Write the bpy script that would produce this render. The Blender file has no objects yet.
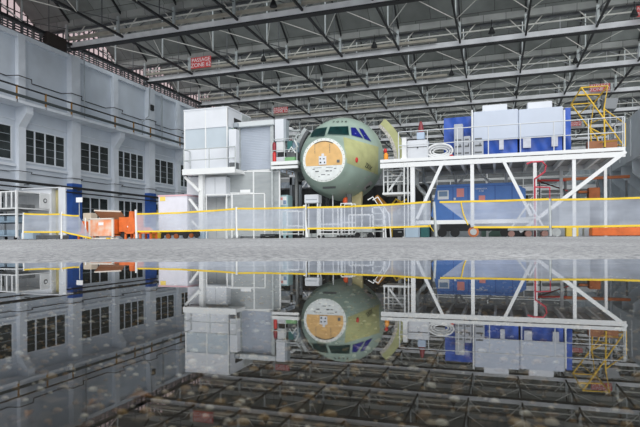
import bpy, math, random
from mathutils import Vector, Matrix
from mathutils.bvhtree import BVHTree
random.seed(7)
SC = bpy.context.scene
COL = SC.collection
# ------------------------------------------------------------------ camera model (world axes follow the hangar)
FP = 530.0                      # focal length in pixels of the 640 px frame
TH = math.radians(18.37)        # camera turned left of the hangar axis
S_, C_ = math.sin(TH), math.cos(TH)
HY, ROLL, CZ = 237.5, 0.006, 0.02

def _d(px):
    u = (px-320)/FP
    return -S_+u*C_, C_+u*S_
def at(px, py, y=None, x=None):
    dx, dy = _d(px)
    d = y/dy if y is not None else x/dx
    v = HY-py-ROLL*(px-320)
    return Vector((dx*d, dy*d, CZ+v/FP*d))
def X(px, y): return at(px, 200, y=y).x
def Z(px, py, y): return at(px, py, y=y).z

# ------------------------------------------------------------------ materials
MATS = {}
def mat(name, col, rough=.6, metal=0., var=.0, scale=3., bump=0., alpha=1., emit=None, spec=None, dirt=None):
    if name in MATS: return MATS[name]
    m = bpy.data.materials.new(name); m.use_nodes = True
    nt = m.node_tree; N = nt.nodes; L = nt.links
    b = N['Principled BSDF']
    b.inputs['Base Color'].default_value = (*col, 1)
    b.inputs['Roughness'].default_value = rough
    b.inputs['Metallic'].default_value = metal
    if spec is not None: b.inputs['Specular IOR Level'].default_value = spec
    if alpha < 1: b.inputs['Alpha'].default_value = alpha
    if emit:
        b.inputs['Emission Color'].default_value = (*emit[0], 1); b.inputs['Emission Strength'].default_value = emit[1]
    if var or bump:
        tc = N.new('ShaderNodeTexCoord'); nz = N.new('ShaderNodeTexNoise')
        nz.inputs['Scale'].default_value = scale; nz.inputs['Detail'].default_value = 6
        L.new(tc.outputs['Object'], nz.inputs['Vector'])
        if var:
            r = N.new('ShaderNodeValToRGB')
            d = dirt or tuple(max(0, c*(1-var*2)) for c in col)
            r.color_ramp.elements[0].position = .3; r.color_ramp.elements[1].position = .62
            r.color_ramp.elements[0].color = (*d, 1); r.color_ramp.elements[1].color = (*col, 1)
            L.new(nz.outputs['Fac'], r.inputs['Fac']); L.new(r.outputs['Color'], b.inputs['Base Color'])
        if bump:
            bp = N.new('ShaderNodeBump'); bp.inputs['Strength'].default_value = bump
            L.new(nz.outputs['Fac'], bp.inputs['Height']); L.new(bp.outputs['Normal'], b.inputs['Normal'])
    MATS[name] = m
    return m

white = mat('white_paint', (.70,.72,.74), .45, var=.06, scale=2)
white2 = mat('white_panel', (.68,.71,.76), .4, var=.04, scale=1.2)
tube_w = mat('white_tube', (.74,.76,.77), .45)
wallm = mat('wall_paint', (.56,.62,.70), .8, var=.07, scale=.6, bump=.05)
pilm = mat('pilaster_paint', (.65,.70,.77), .8, var=.05, scale=1.5)
steel = mat('light_steel', (.42,.43,.46), .5, var=.12, scale=2)
chordm = mat('chord_paint', (.84,.85,.88), .5, var=.08, scale=1.5)
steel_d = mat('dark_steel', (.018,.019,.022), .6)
steel_m = mat('grey_steel', (.13,.14,.15), .55, var=.2, scale=3)
galv = mat('galvanised_steel', (.5,.54,.55), .4, metal=.2, var=.1, scale=5)
beige = mat('beige_pipe', (.42,.39,.33), .6, var=.12, scale=2)
pipew = mat('white_pipe', (.80,.79,.74), .5, var=.1, scale=2)
dark = mat('dark_rubber', (.015,.016,.018), .7)
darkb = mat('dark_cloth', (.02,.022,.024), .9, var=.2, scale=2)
yellow = mat('yellow_paint', (.72,.47,.04), .5, var=.06, scale=4)
tape_y = mat('yellow_tape', (.80,.56,.03), .5)
orange = mat('orange_paint', (.78,.17,.035), .5, var=.12, scale=4)
orange_b = mat('orange_brown', (.36,.10,.025), .6, var=.15, scale=4)
blue_t = mat('blue_tarp', (.015,.09,.48), .45, var=.22, scale=2.5, bump=.5)
blue_p = mat('blue_paint', (.025,.10,.40), .5, var=.1, scale=2)
blue_c = mat('blue_casing', (.08,.22,.60), .4, var=.06, scale=2)
red = mat('red_paint', (.55,.03,.03), .45)
pink = mat('pink_paper', (.80,.32,.30), .7)
paper = mat('white_paper', (.82,.84,.86), .7)
cardb = mat('cardboard', (.38,.17,.09), .8, var=.08)
black = mat('black_ink', (.015,.02,.02), .6)
glassd = mat('dark_window_glass', (.035,.045,.047), .15, var=.35, scale=.8)
glassl = mat('cabin_glass', (.50,.57,.63), .12, var=.08, scale=.5)
greyp = mat('grey_panel', (.33,.37,.41), .6, var=.08, scale=1)
bluegrey = mat('blue_grey_paint', (.22,.30,.38), .6, var=.1)
rollerm = mat('roller_grey', (.43,.48,.56), .55, var=.05, scale=1)
primer_y = mat('yellow_primer', (.47,.49,.24), .5, var=.10, scale=2.2)
primer_g = mat('green_primer', (.36,.47,.41), .42, var=.09, scale=1.1)
primer_o = mat('orange_primer', (.72,.45,.18), .6, var=.08, scale=3)
cream = mat('cream_paint', (.62,.55,.30), .6, var=.08)
wind_t = mat('teal_window', (.004,.04,.04), .3, var=.3, scale=5)
wind_b = mat('blue_window_film', (.01,.015,.22), .35, var=.2, scale=6)
pinkg = mat('pink_trim', (.7,.45,.5), .6)
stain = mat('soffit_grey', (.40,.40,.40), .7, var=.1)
greenb = mat('green_box', (.20,.42,.20), .6)
teal = mat('teal_machine', (.03,.14,.14), .5)
pig = mat('yellow_bin', (.75,.55,.08), .5)

def glaze_mat(name, tint, fac):
    m = bpy.data.materials.new(name); m.use_nodes = True; nt = m.node_tree; N = nt.nodes; L = nt.links
    N.remove(N['Principled BSDF'])
    t = N.new('ShaderNodeBsdfTransparent'); t.inputs[0].default_value = (*tint, 1)
    g = N.new('ShaderNodeBsdfGlossy'); g.inputs['Roughness'].default_value = .15
    x = N.new('ShaderNodeMixShader'); x.inputs[0].default_value = fac
    L.new(t.outputs[0], x.inputs[1]); L.new(g.outputs[0], x.inputs[2]); L.new(x.outputs[0], N['Material Output'].inputs[0])
    return m
glaze = glaze_mat('pink_roof_glass', (.92,.80,.79), .06)  # pink tint puts the glow from outside into the glass colour
glaze_w = glaze_mat('added_roof_light_glass', (.92,.95,.96), .05)  # for unseen roof slopes glazed to brighten the interior

def net_mat(name, col, a):
    m = bpy.data.materials.new(name); m.use_nodes = True; nt = m.node_tree; N = nt.nodes; L = nt.links
    b = N['Principled BSDF']; b.inputs['Roughness'].default_value = .6
    tc = N.new('ShaderNodeTexCoord'); nz = N.new('ShaderNodeTexNoise'); nz.inputs['Scale'].default_value = 1.3; nz.inputs['Detail'].default_value = 3
    mp = N.new('ShaderNodeMapping'); mp.inputs['Scale'].default_value = (.5, 1, 2.2)
    L.new(tc.outputs['Object'], mp.inputs[0]); L.new(mp.outputs[0], nz.inputs['Vector'])
    r = N.new('ShaderNodeMapRange'); r.inputs['From Min'].default_value = .3; r.inputs['From Max'].default_value = .7
    r.inputs['To Min'].default_value = a-.12; r.inputs['To Max'].default_value = a+.12
    L.new(nz.outputs['Fac'], r.inputs['Value']); L.new(r.outputs[0], b.inputs['Alpha'])
    b.inputs['Base Color'].default_value = (*col, 1)
    return m
net = net_mat('grey_net', (.42,.46,.54), .60)
mesh_g = net_mat('wire_mesh_guard', (.50,.54,.56), .55)
vinyl = net_mat('clear_sheet', (.55,.60,.68), .45)

def brick_mat(name, c1, c2, mortar, sc, bw, rh, rough=.8, ms=.015, rot=None, offs=.5):
    m = bpy.data.materials.new(name); m.use_nodes = True; nt = m.node_tree; N = nt.nodes; L = nt.links
    b = N['Principled BSDF']; b.inputs['Roughness'].default_value = rough
    tc = N.new('ShaderNodeTexCoord'); mp = N.new('ShaderNodeMapping')
    if rot: mp.inputs['Rotation'].default_value = rot
    br = N.new('ShaderNodeTexBrick'); br.inputs['Scale'].default_value = sc; br.offset = offs
    br.inputs['Brick Width'].default_value = bw; br.inputs['Row Height'].default_value = rh
    br.inputs['Mortar Size'].default_value = ms; br.inputs['Color1'].default_value = (*c1,1); br.inputs['Color2'].default_value = (*c2,1)
    br.inputs['Mortar'].default_value = (*mortar,1)
    nz = N.new('ShaderNodeTexNoise'); nz.inputs['Scale'].default_value = .7; nz.inputs['Detail'].default_value = 7
    mx = N.new('ShaderNodeMix'); mx.data_type = 'RGBA'; mx.blend_type = 'MULTIPLY'; mx.inputs[0].default_value = .55
    rp = N.new('ShaderNodeMapRange'); rp.inputs['From Min'].default_value=.3; rp.inputs['From Max'].default_value=.7; rp.inputs['To Min'].default_value=.55; rp.inputs['To Max'].default_value=1.25
    L.new(tc.outputs['Object'], mp.inputs[0]); L.new(mp.outputs[0], br.inputs['Vector']); L.new(tc.outputs['Object'], nz.inputs['Vector'])
    L.new(nz.outputs['Fac'], rp.inputs['Value'])
    L.new(br.outputs['Color'], mx.inputs[6]); L.new(rp.outputs[0], mx.inputs[7]); L.new(mx.outputs[2], b.inputs['Base Color'])
    return m
roofm = brick_mat('roof_sheet_panels', (.29,.31,.30), (.22,.235,.225), (.06,.06,.06), 1, 2.2, 1.5)
bandm = brick_mat('roof_valley_panels', (.40,.41,.40), (.32,.33,.32), (.07,.07,.07), 1, 1.5, 1.2)
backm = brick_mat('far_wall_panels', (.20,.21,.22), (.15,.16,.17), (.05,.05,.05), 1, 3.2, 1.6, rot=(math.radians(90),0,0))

# floor: aggregate concrete apron
def floor_mat():
    m = bpy.data.materials.new('apron_asphalt'); m.use_nodes = True; nt = m.node_tree; N = nt.nodes; L = nt.links
    b = N['Principled BSDF']; b.inputs['Roughness'].default_value = .85
    tc = N.new('ShaderNodeTexCoord')
    n1 = N.new('ShaderNodeTexNoise'); n1.inputs['Scale'].default_value = 26; n1.inputs['Detail'].default_value = 5; n1.inputs['Roughness'].default_value = .75
    n2 = N.new('ShaderNodeTexNoise'); n2.inputs['Scale'].default_value = .5; n2.inputs['Detail'].default_value = 5
    r1 = N.new('ShaderNodeValToRGB'); r1.color_ramp.elements[0].position=.38; r1.color_ramp.elements[1].position=.62
    r1.color_ramp.elements[0].color=(.16,.165,.175,1); r1.color_ramp.elements[1].color=(.50,.50,.51,1)
    r2 = N.new('ShaderNodeMapRange'); r2.inputs['From Min'].default_value=.3; r2.inputs['From Max'].default_value=.7; r2.inputs['To Min'].default_value=.75; r2.inputs['To Max'].default_value=1.15
    mx = N.new('ShaderNodeMix'); mx.data_type='RGBA'; mx.blend_type='MULTIPLY'; mx.inputs[0].default_value=1
    L.new(tc.outputs['Object'], n1.inputs['Vector']); L.new(tc.outputs['Object'], n2.inputs['Vector'])
    L.new(n1.outputs['Fac'], r1.inputs[0]); L.new(n2.outputs['Fac'], r2.inputs['Value'])
    L.new(r1.outputs[0], mx.inputs[6]); L.new(r2.outputs[0], mx.inputs[7]); L.new(mx.outputs[2], b.inputs['Base Color'])
    bp = N.new('ShaderNodeBump'); bp.inputs['Strength'].default_value=.4; bp.inputs['Distance'].default_value=.01
    L.new(n1.outputs['Fac'], bp.inputs['Height']); L.new(bp.outputs[0], b.inputs['Normal'])
    return m
def bed_mat():
    m = bpy.data.materials.new('wet_asphalt_bed'); m.use_nodes = True; nt = m.node_tree; N = nt.nodes; L = nt.links
    b = N['Principled BSDF']; b.inputs['Roughness'].default_value = .8
    tc = N.new('ShaderNodeTexCoord')
    n1 = N.new('ShaderNodeTexVoronoi'); n1.inputs['Scale'].default_value = 75
    r1 = N.new('ShaderNodeValToRGB'); e = r1.color_ramp.elements
    e[0].position=0; e[0].color=(.06,.05,.038,1); e[1].position=1; e[1].color=(.26,.20,.14,1)
    x = e.new(.55); x.color=(.04,.036,.03,1); x = e.new(.8); x.color=(.10,.08,.055,1)
    L.new(tc.outputs['Object'], n1.inputs['Vector']); L.new(n1.outputs['Color'], r1.inputs[0]); L.new(r1.outputs[0], b.inputs['Base Color'])
    return m
def water_mat():
    m = bpy.data.materials.new('still_water'); m.use_nodes = True; nt = m.node_tree; N = nt.nodes; L = nt.links
    N.remove(N['Principled BSDF'])
    fr = N.new('ShaderNodeFresnel'); fr.inputs['IOR'].default_value = 1.88
    t = N.new('ShaderNodeBsdfTransparent'); t.inputs[0].default_value = (.97,.96,.92,1)
    g = N.new('ShaderNodeBsdfGlossy'); g.inputs['Roughness'].default_value = .0; g.inputs['Color'].default_value = (.95,.96,.97,1)
    x = N.new('ShaderNodeMixShader')
    L.new(fr.outputs[0], x.inputs[0]); L.new(t.outputs[0], x.inputs[1]); L.new(g.outputs[0], x.inputs[2]); L.new(x.outputs[0], N['Material Output'].inputs[0])
    return m

# ------------------------------------------------------------------ mesh building
ORG = {}
class MB:
    def __init__(s): s.v=[]; s.f=[]; s.mi=[]; s.cur=0
    def add(s, vs, fs):
        n=len(s.v); s.v += [Vector(p) for p in vs]; s.f += [tuple(i+n for i in f) for f in fs]; s.mi += [s.cur]*len(fs); return s
    def box(s, x0,y0,z0,x1,y1,z1):
        if x0>x1: x0,x1=x1,x0
        if y0>y1: y0,y1=y1,y0
        if z0>z1: z0,z1=z1,z0
        vs=[(x0,y0,z0),(x1,y0,z0),(x1,y1,z0),(x0,y1,z0),(x0,y0,z1),(x1,y0,z1),(x1,y1,z1),(x0,y1,z1)]
        return s.add(vs,[(0,3,2,1),(4,5,6,7),(0,1,5,4),(1,2,6,5),(2,3,7,6),(3,0,4,7)])
    def bbox(s, x0,y0,z0,x1,y1,z1,b=.02):   # box with bevelled vertical and top edges
        if x0>x1: x0,x1=x1,x0
        if y0>y1: y0,y1=y1,y0
        def ring(i,z): return [(x0+i+b,y0+i,z),(x1-i-b,y0+i,z),(x1-i,y0+i+b,z),(x1-i,y1-i-b,z),(x1-i-b,y1-i,z),(x0+i+b,y1-i,z),(x0+i,y1-i-b,z),(x0+i,y0+i+b,z)]
        R=[ring(b,z0),ring(0,z0+b),ring(0,z1-b),ring(b,z1)]
        vs=[p for r in R for p in r]; fs=[]
        for k in range(3):
            for j in range(8):
                a=k*8+j; c=k*8+(j+1)%8; fs.append((a,c,c+8,a+8))
        fs.append(tuple(range(7,-1,-1))); fs.append(tuple(range(24,32)))
        return s.add(vs,fs)
    def bar(s, p, q, w, h=None, up=(0,0,1)):
        h = h or w; p=Vector(p); q=Vector(q); d=(q-p).normalized(); u=Vector(up)
        if abs(d.dot(u))>.98: u=Vector((0,1,0))
        a=d.cross(u).normalized()*w/2; c=a.cross(d).normalized()*h/2
        vs=[]
        for o in (p,q): vs += [o-a-c,o+a-c,o+a+c,o-a+c]
        return s.add(vs,[(0,3,2,1),(4,5,6,7),(0,1,5,4),(1,2,6,5),(2,3,7,6),(3,0,4,7)])
    def tube(s, pts, r, n=8):
        pts=[Vector(p) for p in pts]; R=[]
        for i,p in enumerate(pts):
            d=((pts[i]-pts[i-1]).normalized() if i>0 else Vector()) + ((pts[i+1]-pts[i]).normalized() if i<len(pts)-1 else Vector())
            d.normalize(); u=Vector((0,0,1)) if abs(d.z)<.9 else Vector((0,1,0))
            a=d.cross(u).normalized(); c=a.cross(d).normalized()
            rr = r[i] if isinstance(r,(list,tuple)) else r
            R.append([p+a*math.cos(t)*rr+c*math.sin(t)*rr for t in [2*math.pi*k/n for k in range(n)]])
        vs=[v for ring in R for v in ring]; fs=[]
        for i in range(len(R)-1):
            for k in range(n):
                fs.append((i*n+k,i*n+(k+1)%n,(i+1)*n+(k+1)%n,(i+1)*n+k))
        fs.append(tuple(range(n-1,-1,-1))); fs.append(tuple(range((len(R)-1)*n,len(R)*n)))
        return s.add(vs,fs)
    def cyl(s, c, r, h, axis='z', n=16):
        c=Vector(c); a={'x':Vector((1,0,0)),'y':Vector((0,1,0)),'z':Vector((0,0,1))}[axis]
        return s.tube([c-a*h/2,c+a*h/2],r,n)
    def lathe(s, c, prof, axis='z', n=20):
        c=Vector(c); vs=[];fs=[]
        for (r,h) in prof:
            for k in range(n):
                t=2*math.pi*k/n
                if axis=='z': vs.append(c+Vector((r*math.cos(t),r*math.sin(t),h)))
                elif axis=='y': vs.append(c+Vector((r*math.cos(t),h,-r*math.sin(t))))
                else: vs.append(c+Vector((h,r*math.cos(t),r*math.sin(t))))
        for i in range(len(prof)-1):
            for k in range(n): fs.append((i*n+k,i*n+(k+1)%n,(i+1)*n+(k+1)%n,(i+1)*n+k))
        fs.append(tuple(range(n-1,-1,-1))); fs.append(tuple(range((len(prof)-1)*n,len(prof)*n)))
        return s.add(vs,fs)
    def prism(s, pts, off):      # polygon (list of 3-vectors) extruded by off
        n=len(pts); off=Vector(off); vs=[Vector(p) for p in pts]+[Vector(p)+off for p in pts]
        fs=[tuple(range(n-1,-1,-1)),tuple(range(n,2*n))]+[(i,(i+1)%n,(i+1)%n+n,i+n) for i in range(n)]
        return s.add(vs,fs)
    def grid(s, fn, nu, nv):
        vs=[fn(i/nu,j/nv) for j in range(nv+1) for i in range(nu+1)]
        return s.add(vs,[(j*(nu+1)+i,j*(nu+1)+i+1,(j+1)*(nu+1)+i+1,(j+1)*(nu+1)+i) for j in range(nv) for i in range(nu)])
    def build(s, name, m, parent=None, smooth=False, org=None):
        if parent is not None: org = ORG[parent.name]
        elif org is None:
            xs=[v.x for v in s.v]; ys=[v.y for v in s.v]; zs=[v.z for v in s.v]
            org=Vector(((min(xs)+max(xs))/2,(min(ys)+max(ys))/2,min(zs)))
        me=bpy.data.meshes.new(name); me.from_pydata([v-org for v in s.v],[],s.f)
        ms = m if isinstance(m,(list,tuple)) else [m]
        for k in ms: me.materials.append(k)
        if len(ms)>1:
            for p,i in zip(me.polygons,s.mi): p.material_index=i
        if smooth:
            for p in me.polygons: p.use_smooth = True
            try: me.set_sharp_from_angle(angle=math.radians(40))
            except Exception: pass
        me.update()
        o=bpy.data.objects.new(name,me); COL.objects.link(o)
        if parent is not None: o.parent=parent
        else: o.location=org
        ORG[o.name]=Vector(org)
        return o

def box(*a): return MB().box(*a)
def bbox(*a,**k): return MB().bbox(*a,**k)
def tag(o, label, cat, group=None, kind=None):
    o['label']=label; o['category']=cat
    if group: o['group']=group
    if kind: o['kind']=kind
    return o
def thing(name, label, cat, loc, group=None):
    o=bpy.data.objects.new(name,None); COL.objects.link(o); o.location=loc; o.empty_display_size=.2
    ORG[o.name]=Vector(loc); tag(o,label,cat,group); return o
def struct(o, label=None):
    o['kind']='structure'
    if label: o['label']=label
    return o
def dup(root, loc, label=None, rz=None):
    def cp(o,par):
        c=o.copy(); COL.objects.link(c)
        if par is not None: c.parent=par
        for ch in o.children: cp(ch,c)
        return c
    r=cp(root,None); r.location=loc
    if rz is not None: r.rotation_euler.z=rz
    if label: r['label']=label
    ORG[r.name]=Vector(loc)
    return r
def text(name, s, size, m, parent, mtx, extrude=.004):
    cu=bpy.data.curves.new(name,'FONT'); cu.body=s; cu.size=size; cu.align_x='CENTER'; cu.align_y='CENTER'; cu.extrude=extrude
    t=bpy.data.objects.new(name+'_tmp',cu); COL.objects.link(t)
    dg=bpy.context.evaluated_depsgraph_get(); me=bpy.data.meshes.new_from_object(t.evaluated_get(dg))
    bpy.data.objects.remove(t); me.name=name
    vs=[mtx@v.co for v in me.vertices]; 
    b=MB(); b.add(vs,[tuple(p.vertices) for p in me.polygons]); bpy.data.meshes.remove(me)
    return b.build(name,m,parent)
def facing(c, rz=0):            # text facing -Y at c
    return Matrix.Translation(c)@Matrix.Rotation(rz,4,'Z')@Matrix.Rotation(math.radians(90),4,'X')

# ================================================================== GROUND AND WATER
FW = Vector((-S_,C_,0)); RT = Vector((C_,S_,0))
def g(lat, d, z): return FW*d+RT*lat+Vector((0,0,z))
def bank(d):
    P=[(-4,-.17),(2.3,-.16),(2.68,-.10),(3.6,-.075),(5.5,-.045),(8,-.018),(12,-.004),(15,0),(125,0)]
    for (a,za),(b,zb) in zip(P,P[1:]):
        if d<=b: return za+(zb-za)*(d-a)/(b-a)
    return 0
ds=[-4,0,1,1.8,2.3,2.42,2.5,2.58,2.66,2.74,2.85,3,3.3,3.6,4,4.8,5.5,6.5,8,10,12,15,20,30,50,80,125]
lats=[-75,-45,-20,-10]+[-6+.15*i for i in range(81)]+[10,20,45,75]
b=MB(); nl=len(lats)
vs=[]
for d in ds:
    for la in lats:
        j = (.012*math.sin(la*3.1)+.01*math.sin(la*7.7+1)+.006*math.sin(la*19))*(1 if 2.2<d<3.1 and abs(la)<7 else 0)
        vs.append(g(la,d,bank(d+j)))
b.cur=0; fs=[]; mi=[]
for i in range(len(ds)-1):
    for k in range(nl-1):
        fs.append((i*nl+k,i*nl+k+1,(i+1)*nl+k+1,(i+1)*nl+k)); mi.append(1 if ds[i+1]<=2.58 else (2 if ds[i]>=20 else 0))
b.add(vs,fs); b.mi=mi
fl=b.build('floor',[floor_mat(),bed_mat(),mat('indoor_bounce_floor',(.66,.66,.64),.5,var=.06,scale=.4)],org=Vector((0,0,0))); struct(fl,'grey asphalt apron and hangar floor')  # indoor part made pale to bounce light up to roof and undersides
b=MB(); b.add([g(-20,-3.5,-.1),g(20,-3.5,-.1),g(20,2.72,-.1),g(-20,2.72,-.1)],[(0,1,2,3)])
w=b.build('puddle_water',water_mat(),org=Vector((0,0,-.1))); tag(w,'still rain puddle on the asphalt mirroring the whole hangar','puddle',kind='stuff')
# gravel under the water
pm=bpy.data.materials.new('gravel_stones'); pm.use_nodes=True; nt=pm.node_tree
gi=nt.nodes.new('ShaderNodeNewGeometry'); rr=nt.nodes.new('ShaderNodeValToRGB'); e=rr.color_ramp.elements
e[0].color=(.12,.08,.05,1); e[1].position=.93; e[1].color=(.95,.92,.82,1); q=e.new(.4); q.color=(.34,.22,.11,1); q=e.new(.7); q.color=(.55,.38,.18,1)
nt.links.new(gi.outputs['Random Per Island'],rr.inputs[0]); nt.links.new(rr.outputs[0],nt.nodes['Principled BSDF'].inputs['Base Color'])
b=MB()
for i in range(7000):
    d=.32+2.0*random.random()**1.3; la=(random.random()-.5)*2*(.35+.75*d)
    r=.0015+.0048*random.random()**2.5; a=random.random()*6.3
    n=6; c=g(la,d,bank(d))
    vs=[]
    for (k,hz) in ((1.,0.),(.85,.5),(.35,.8)):
        for j in range(n):
            t=a+2*math.pi*j/n; vs.append(c+Vector((r*k*math.cos(t)*1.3,r*k*math.sin(t),r*hz)))
    fs=[(l*n+j,l*n+(j+1)%n,(l+1)*n+(j+1)%n,(l+1)*n+j) for l in range(2) for j in range(n)]+[tuple(range(2*n,3*n))]
    b.add(vs,fs)
o=b.build('gravel',pm,org=Vector((0,0,-.17))); tag(o,'brown and pale gravel lying on the bottom of the puddle','gravel',kind='stuff')
leafm=mat('dry_leaf',(.50,.24,.06),.8,var=.15,scale=60)
for i,(px,py,L,a,lab) in enumerate([(139,401,.030,.5,'largest orange-brown leaf sunk in the puddle, lower left'),(93,407,.014,1.2,'small orange leaf sunk in the puddle left of the largest leaf'),
        (258,394,.016,.2,'pale tan leaf sunk in the puddle below the fuselage reflection'),(28,418,.014,2.,'small brown leaf sunk near the lower left corner of the puddle'),(62,392,.017,.2,'whitish leaf sunk in the puddle under the wall reflection')]):
    dd=(.02+.16)*FP/(py-HY); c=g((px-320)/FP*dd,dd,-.158)
    b=MB(); pr=[(0,0),(.25,.22),(.5,.3),(.75,.2),(1,0),(.75,-.22),(.5,-.28),(.25,-.2)]
    pts=[c+Vector((L*(u-.5)*math.cos(a)-L*v*math.sin(a),L*(u-.5)*math.sin(a)+L*v*math.cos(a),.002+.003*abs(v)*6)) for u,v in pr]
    b.prism(pts,(0,0,.0006)); tag(b.build('fallen_leaf',leafm if i not in(2,4) else mat('pale_leaf',(.6,.5,.36),.8)),lab,'leaf','leaves sunk in the puddle')

# ================================================================== LEFT WALL
WX=-29.0; Y0,Y1=8.0,101.0
b=box(WX-.4,Y0,0,WX,Y1,13.2); struct(b.build('wall_left',wallm))
# pilasters
npil=0
PY=[26.2+4.42*k for k in range(-4,17)]
for k,y in enumerate(PY):
    wide = (k%2==1)
    hw=.42 if wide else .27
    o=box(WX,y-hw,0,WX+(.45 if wide else .28),y+hw,13.15).build('trim_%d'%(npil+1),pilm); npil+=1; struct(o,'pale concrete pilaster on the left wall')
    if wide:
        if y>27:
            q=MB().box(WX-.01,y-hw-.04,0,WX+.50,y+hw+.04,3.98).build('cladding',blue_p,o); q['label']='blue painted foot of the pilaster'
    else:
        MB().prism([(WX+.28,y-hw,7.2),(WX+.9,y-hw,8.0),(WX+.9,y-hw,8.45),(WX+.28,y-hw,8.45)],(0,2*hw,0)).build('corbel',pilm,o)
# runway ledge on corbels and bands
o=box(WX,Y0,8.45,WX+1.2,Y1,8.62); o=o.build('trim_%d'%(npil+1),pilm); struct(o,'long concrete ledge on corbels along the left wall'); npil+=1
o=MB().box(WX,Y0,4.65,WX+.12,Y1,4.82).box(WX,Y0,7.6,WX+.06,Y1,7.66).box(WX,Y0,12.9,WX+.2,Y1,13.2).build('trim_%d'%(npil+1),pilm); struct(o,'thin horizontal mouldings of the left wall'); npil+=1
# windows of the wall
wn=0
def wall_window(y0,y1,cols,z0,z1,rows):
    global wn
    wn+=1
    fr=MB().box(WX,y0-.1,z0-.12,WX+.05,y1+.1,z0).box(WX,y0-.1,z1,WX+.05,y1+.1,z1+.1)
    for i in range(cols+1):
        yy=y0+(y1-y0)*i/cols; fr.box(WX,yy-.05,z0,WX+.05,yy+.05,z1)
    o=fr.build('window_%d'%wn,pilm); struct(o,'dark industrial window with white bars in the left wall')
    for i in range(cols):
        a=y0+(y1-y0)*i/cols+.06; c=y0+(y1-y0)*(i+1)/cols-.06
        p=MB().box(WX,a,z0,WX+.015,c,z1).build('pane',glassd,o)
        m=MB()
        for r in range(1,rows): zz=z0+(z1-z0)*r/rows; m.box(WX+.015,a,zz-.014,WX+.03,c,zz+.014)
        m.build('glazing_bar',greyp,p)
for k in range(len(PY)-1):
    four=(k%2==0)
    a=PY[k]+(.32 if four else .75); c=PY[k+1]-(.68 if four else .6)
    wall_window(a,c,4 if four else 3,5.1,7.15,4)
    wall_window(a+.1,c-.1,4 if four else 3,1.5,3.1,2)
    if k in (7,8,10):
        MB().box(WX+.036,a+.4,2.15,WX+.05,a+(1.3 if k!=10 else 2.4),2.6).build('lit_yellow_patch',pig,bpy.data.objects['window_%d'%wn])  # yellow patch in place of the lit yellow parts behind the panes
# pipes, conduits and the railing of the ledge
b=MB(); b.tube([(WX+.75,Y0,3.62),(WX+.75,Y1,3.62)],.09,8)
t=thing('wall_pipe','thick dark pipe running low along the left wall over the lower windows','pipe',(WX+.7,20,3.6))
b.build('pipe',steel_d,t)
for y in PY: MB().bar((WX+.4,y,3.5),(WX+.8,y,3.5),.07).build('bracket',steel_m,t)
t2=thing('wall_pipe','thinner dark pipe just under the thick one on the left wall','pipe',(WX+.6,20,3.3))
MB().tube([(WX+.62,Y0,3.30),(WX+.62,Y1,3.30)],.05,8).build('pipe',steel_d,t2)
b=MB(); pts=[]
for y in PY:
    hw=.5; pts += [(WX+.06,y-hw-.35,4.30),(WX+.52,y-hw,4.34),(WX+.52,y+hw,4.34),(WX+.06,y+hw+.35,4.30)]
b.tube(pts,.025,6); tag(b.build('conduit',steel_d),'thin dark cable looping round the pilasters under the upper windows','cable')
b=MB(); pts=[]
for y in PY:
    hw=.5; pts += [(WX+.06,y-hw-.45,10.25),(WX+.52,y-hw,10.35),(WX+.52,y+hw,10.35),(WX+.06,y+hw+.45,10.25)]
b.tube(pts,.03,6); tag(b.build('conduit',steel_d),'thin dark cable looping round the pilasters above the ledge railing','cable')
t=thing('ledge_railing','black railing with orange brackets along the ledge of the left wall','railing',(WX+1.1,20,8.62))
MB().tube([(WX+1.15,Y0,9.45),(WX+1.15,Y1,9.45)],.055,8).build('top_rail',steel_d,t)
MB().tube([(WX+1.15,Y0,8.90),(WX+1.15,Y1,8.90)],.10,8).build('lower_rail',mat('grey_green_pipe',(.06,.075,.08),.5),t)
for k in range(-6,30):
    y=25.0+2.21*k
    if k%4==3 or y<Y0+.5: continue
    MB().box(WX+1.12,y-.04,8.45,WX+1.2,y+.04,9.5).build('bracket',mat('orange_bracket',(.30,.16,.04),.6),t)
b=MB(); b.tube([(WX+.7,31.15,8.62),(WX+.7,31.15,13.3)],.05,6)
tag(b.build('downpipe',greyp),'grey vertical pipe beside the nearer blue footed pilaster above the ledge','pipe')
b=MB(); b.tube([(WX+.6,37.9,8.62),(WX+.6,37.9,9.9),(WX+.6,38.8,10.6),(WX+.6,39.0,13.2)],.05,6).tube([(WX+.65,40.6,8.62),(WX+.65,40.6,12.8)],.09,8)
tag(b.build('downpipe',greyp),'bent grey pipe climbing the left wall behind the railing','pipe')
o=bbox(WX+.45,39.2,11.2,WX+.6,39.6,11.7); tag(o.build('wall_box',steel_d),'small black box high on the left wall pilaster','box')
# louvre band above the wall
b=MB()
for i in range(4): b.box(WX-.1,Y0,13.30+.17*i,WX+.05,Y1,13.34+.17*i)
yy=Y0
while yy<Y1: b.box(WX-.05,yy,13.2,WX+.03,yy+.05,13.95); yy+=.74
b.box(WX-.12,Y0,13.92,WX+.05,Y1,13.98)
struct(b.build('trim_%d'%(npil+1),steel_m),'dark louvre band over the left wall'); npil+=1

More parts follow.
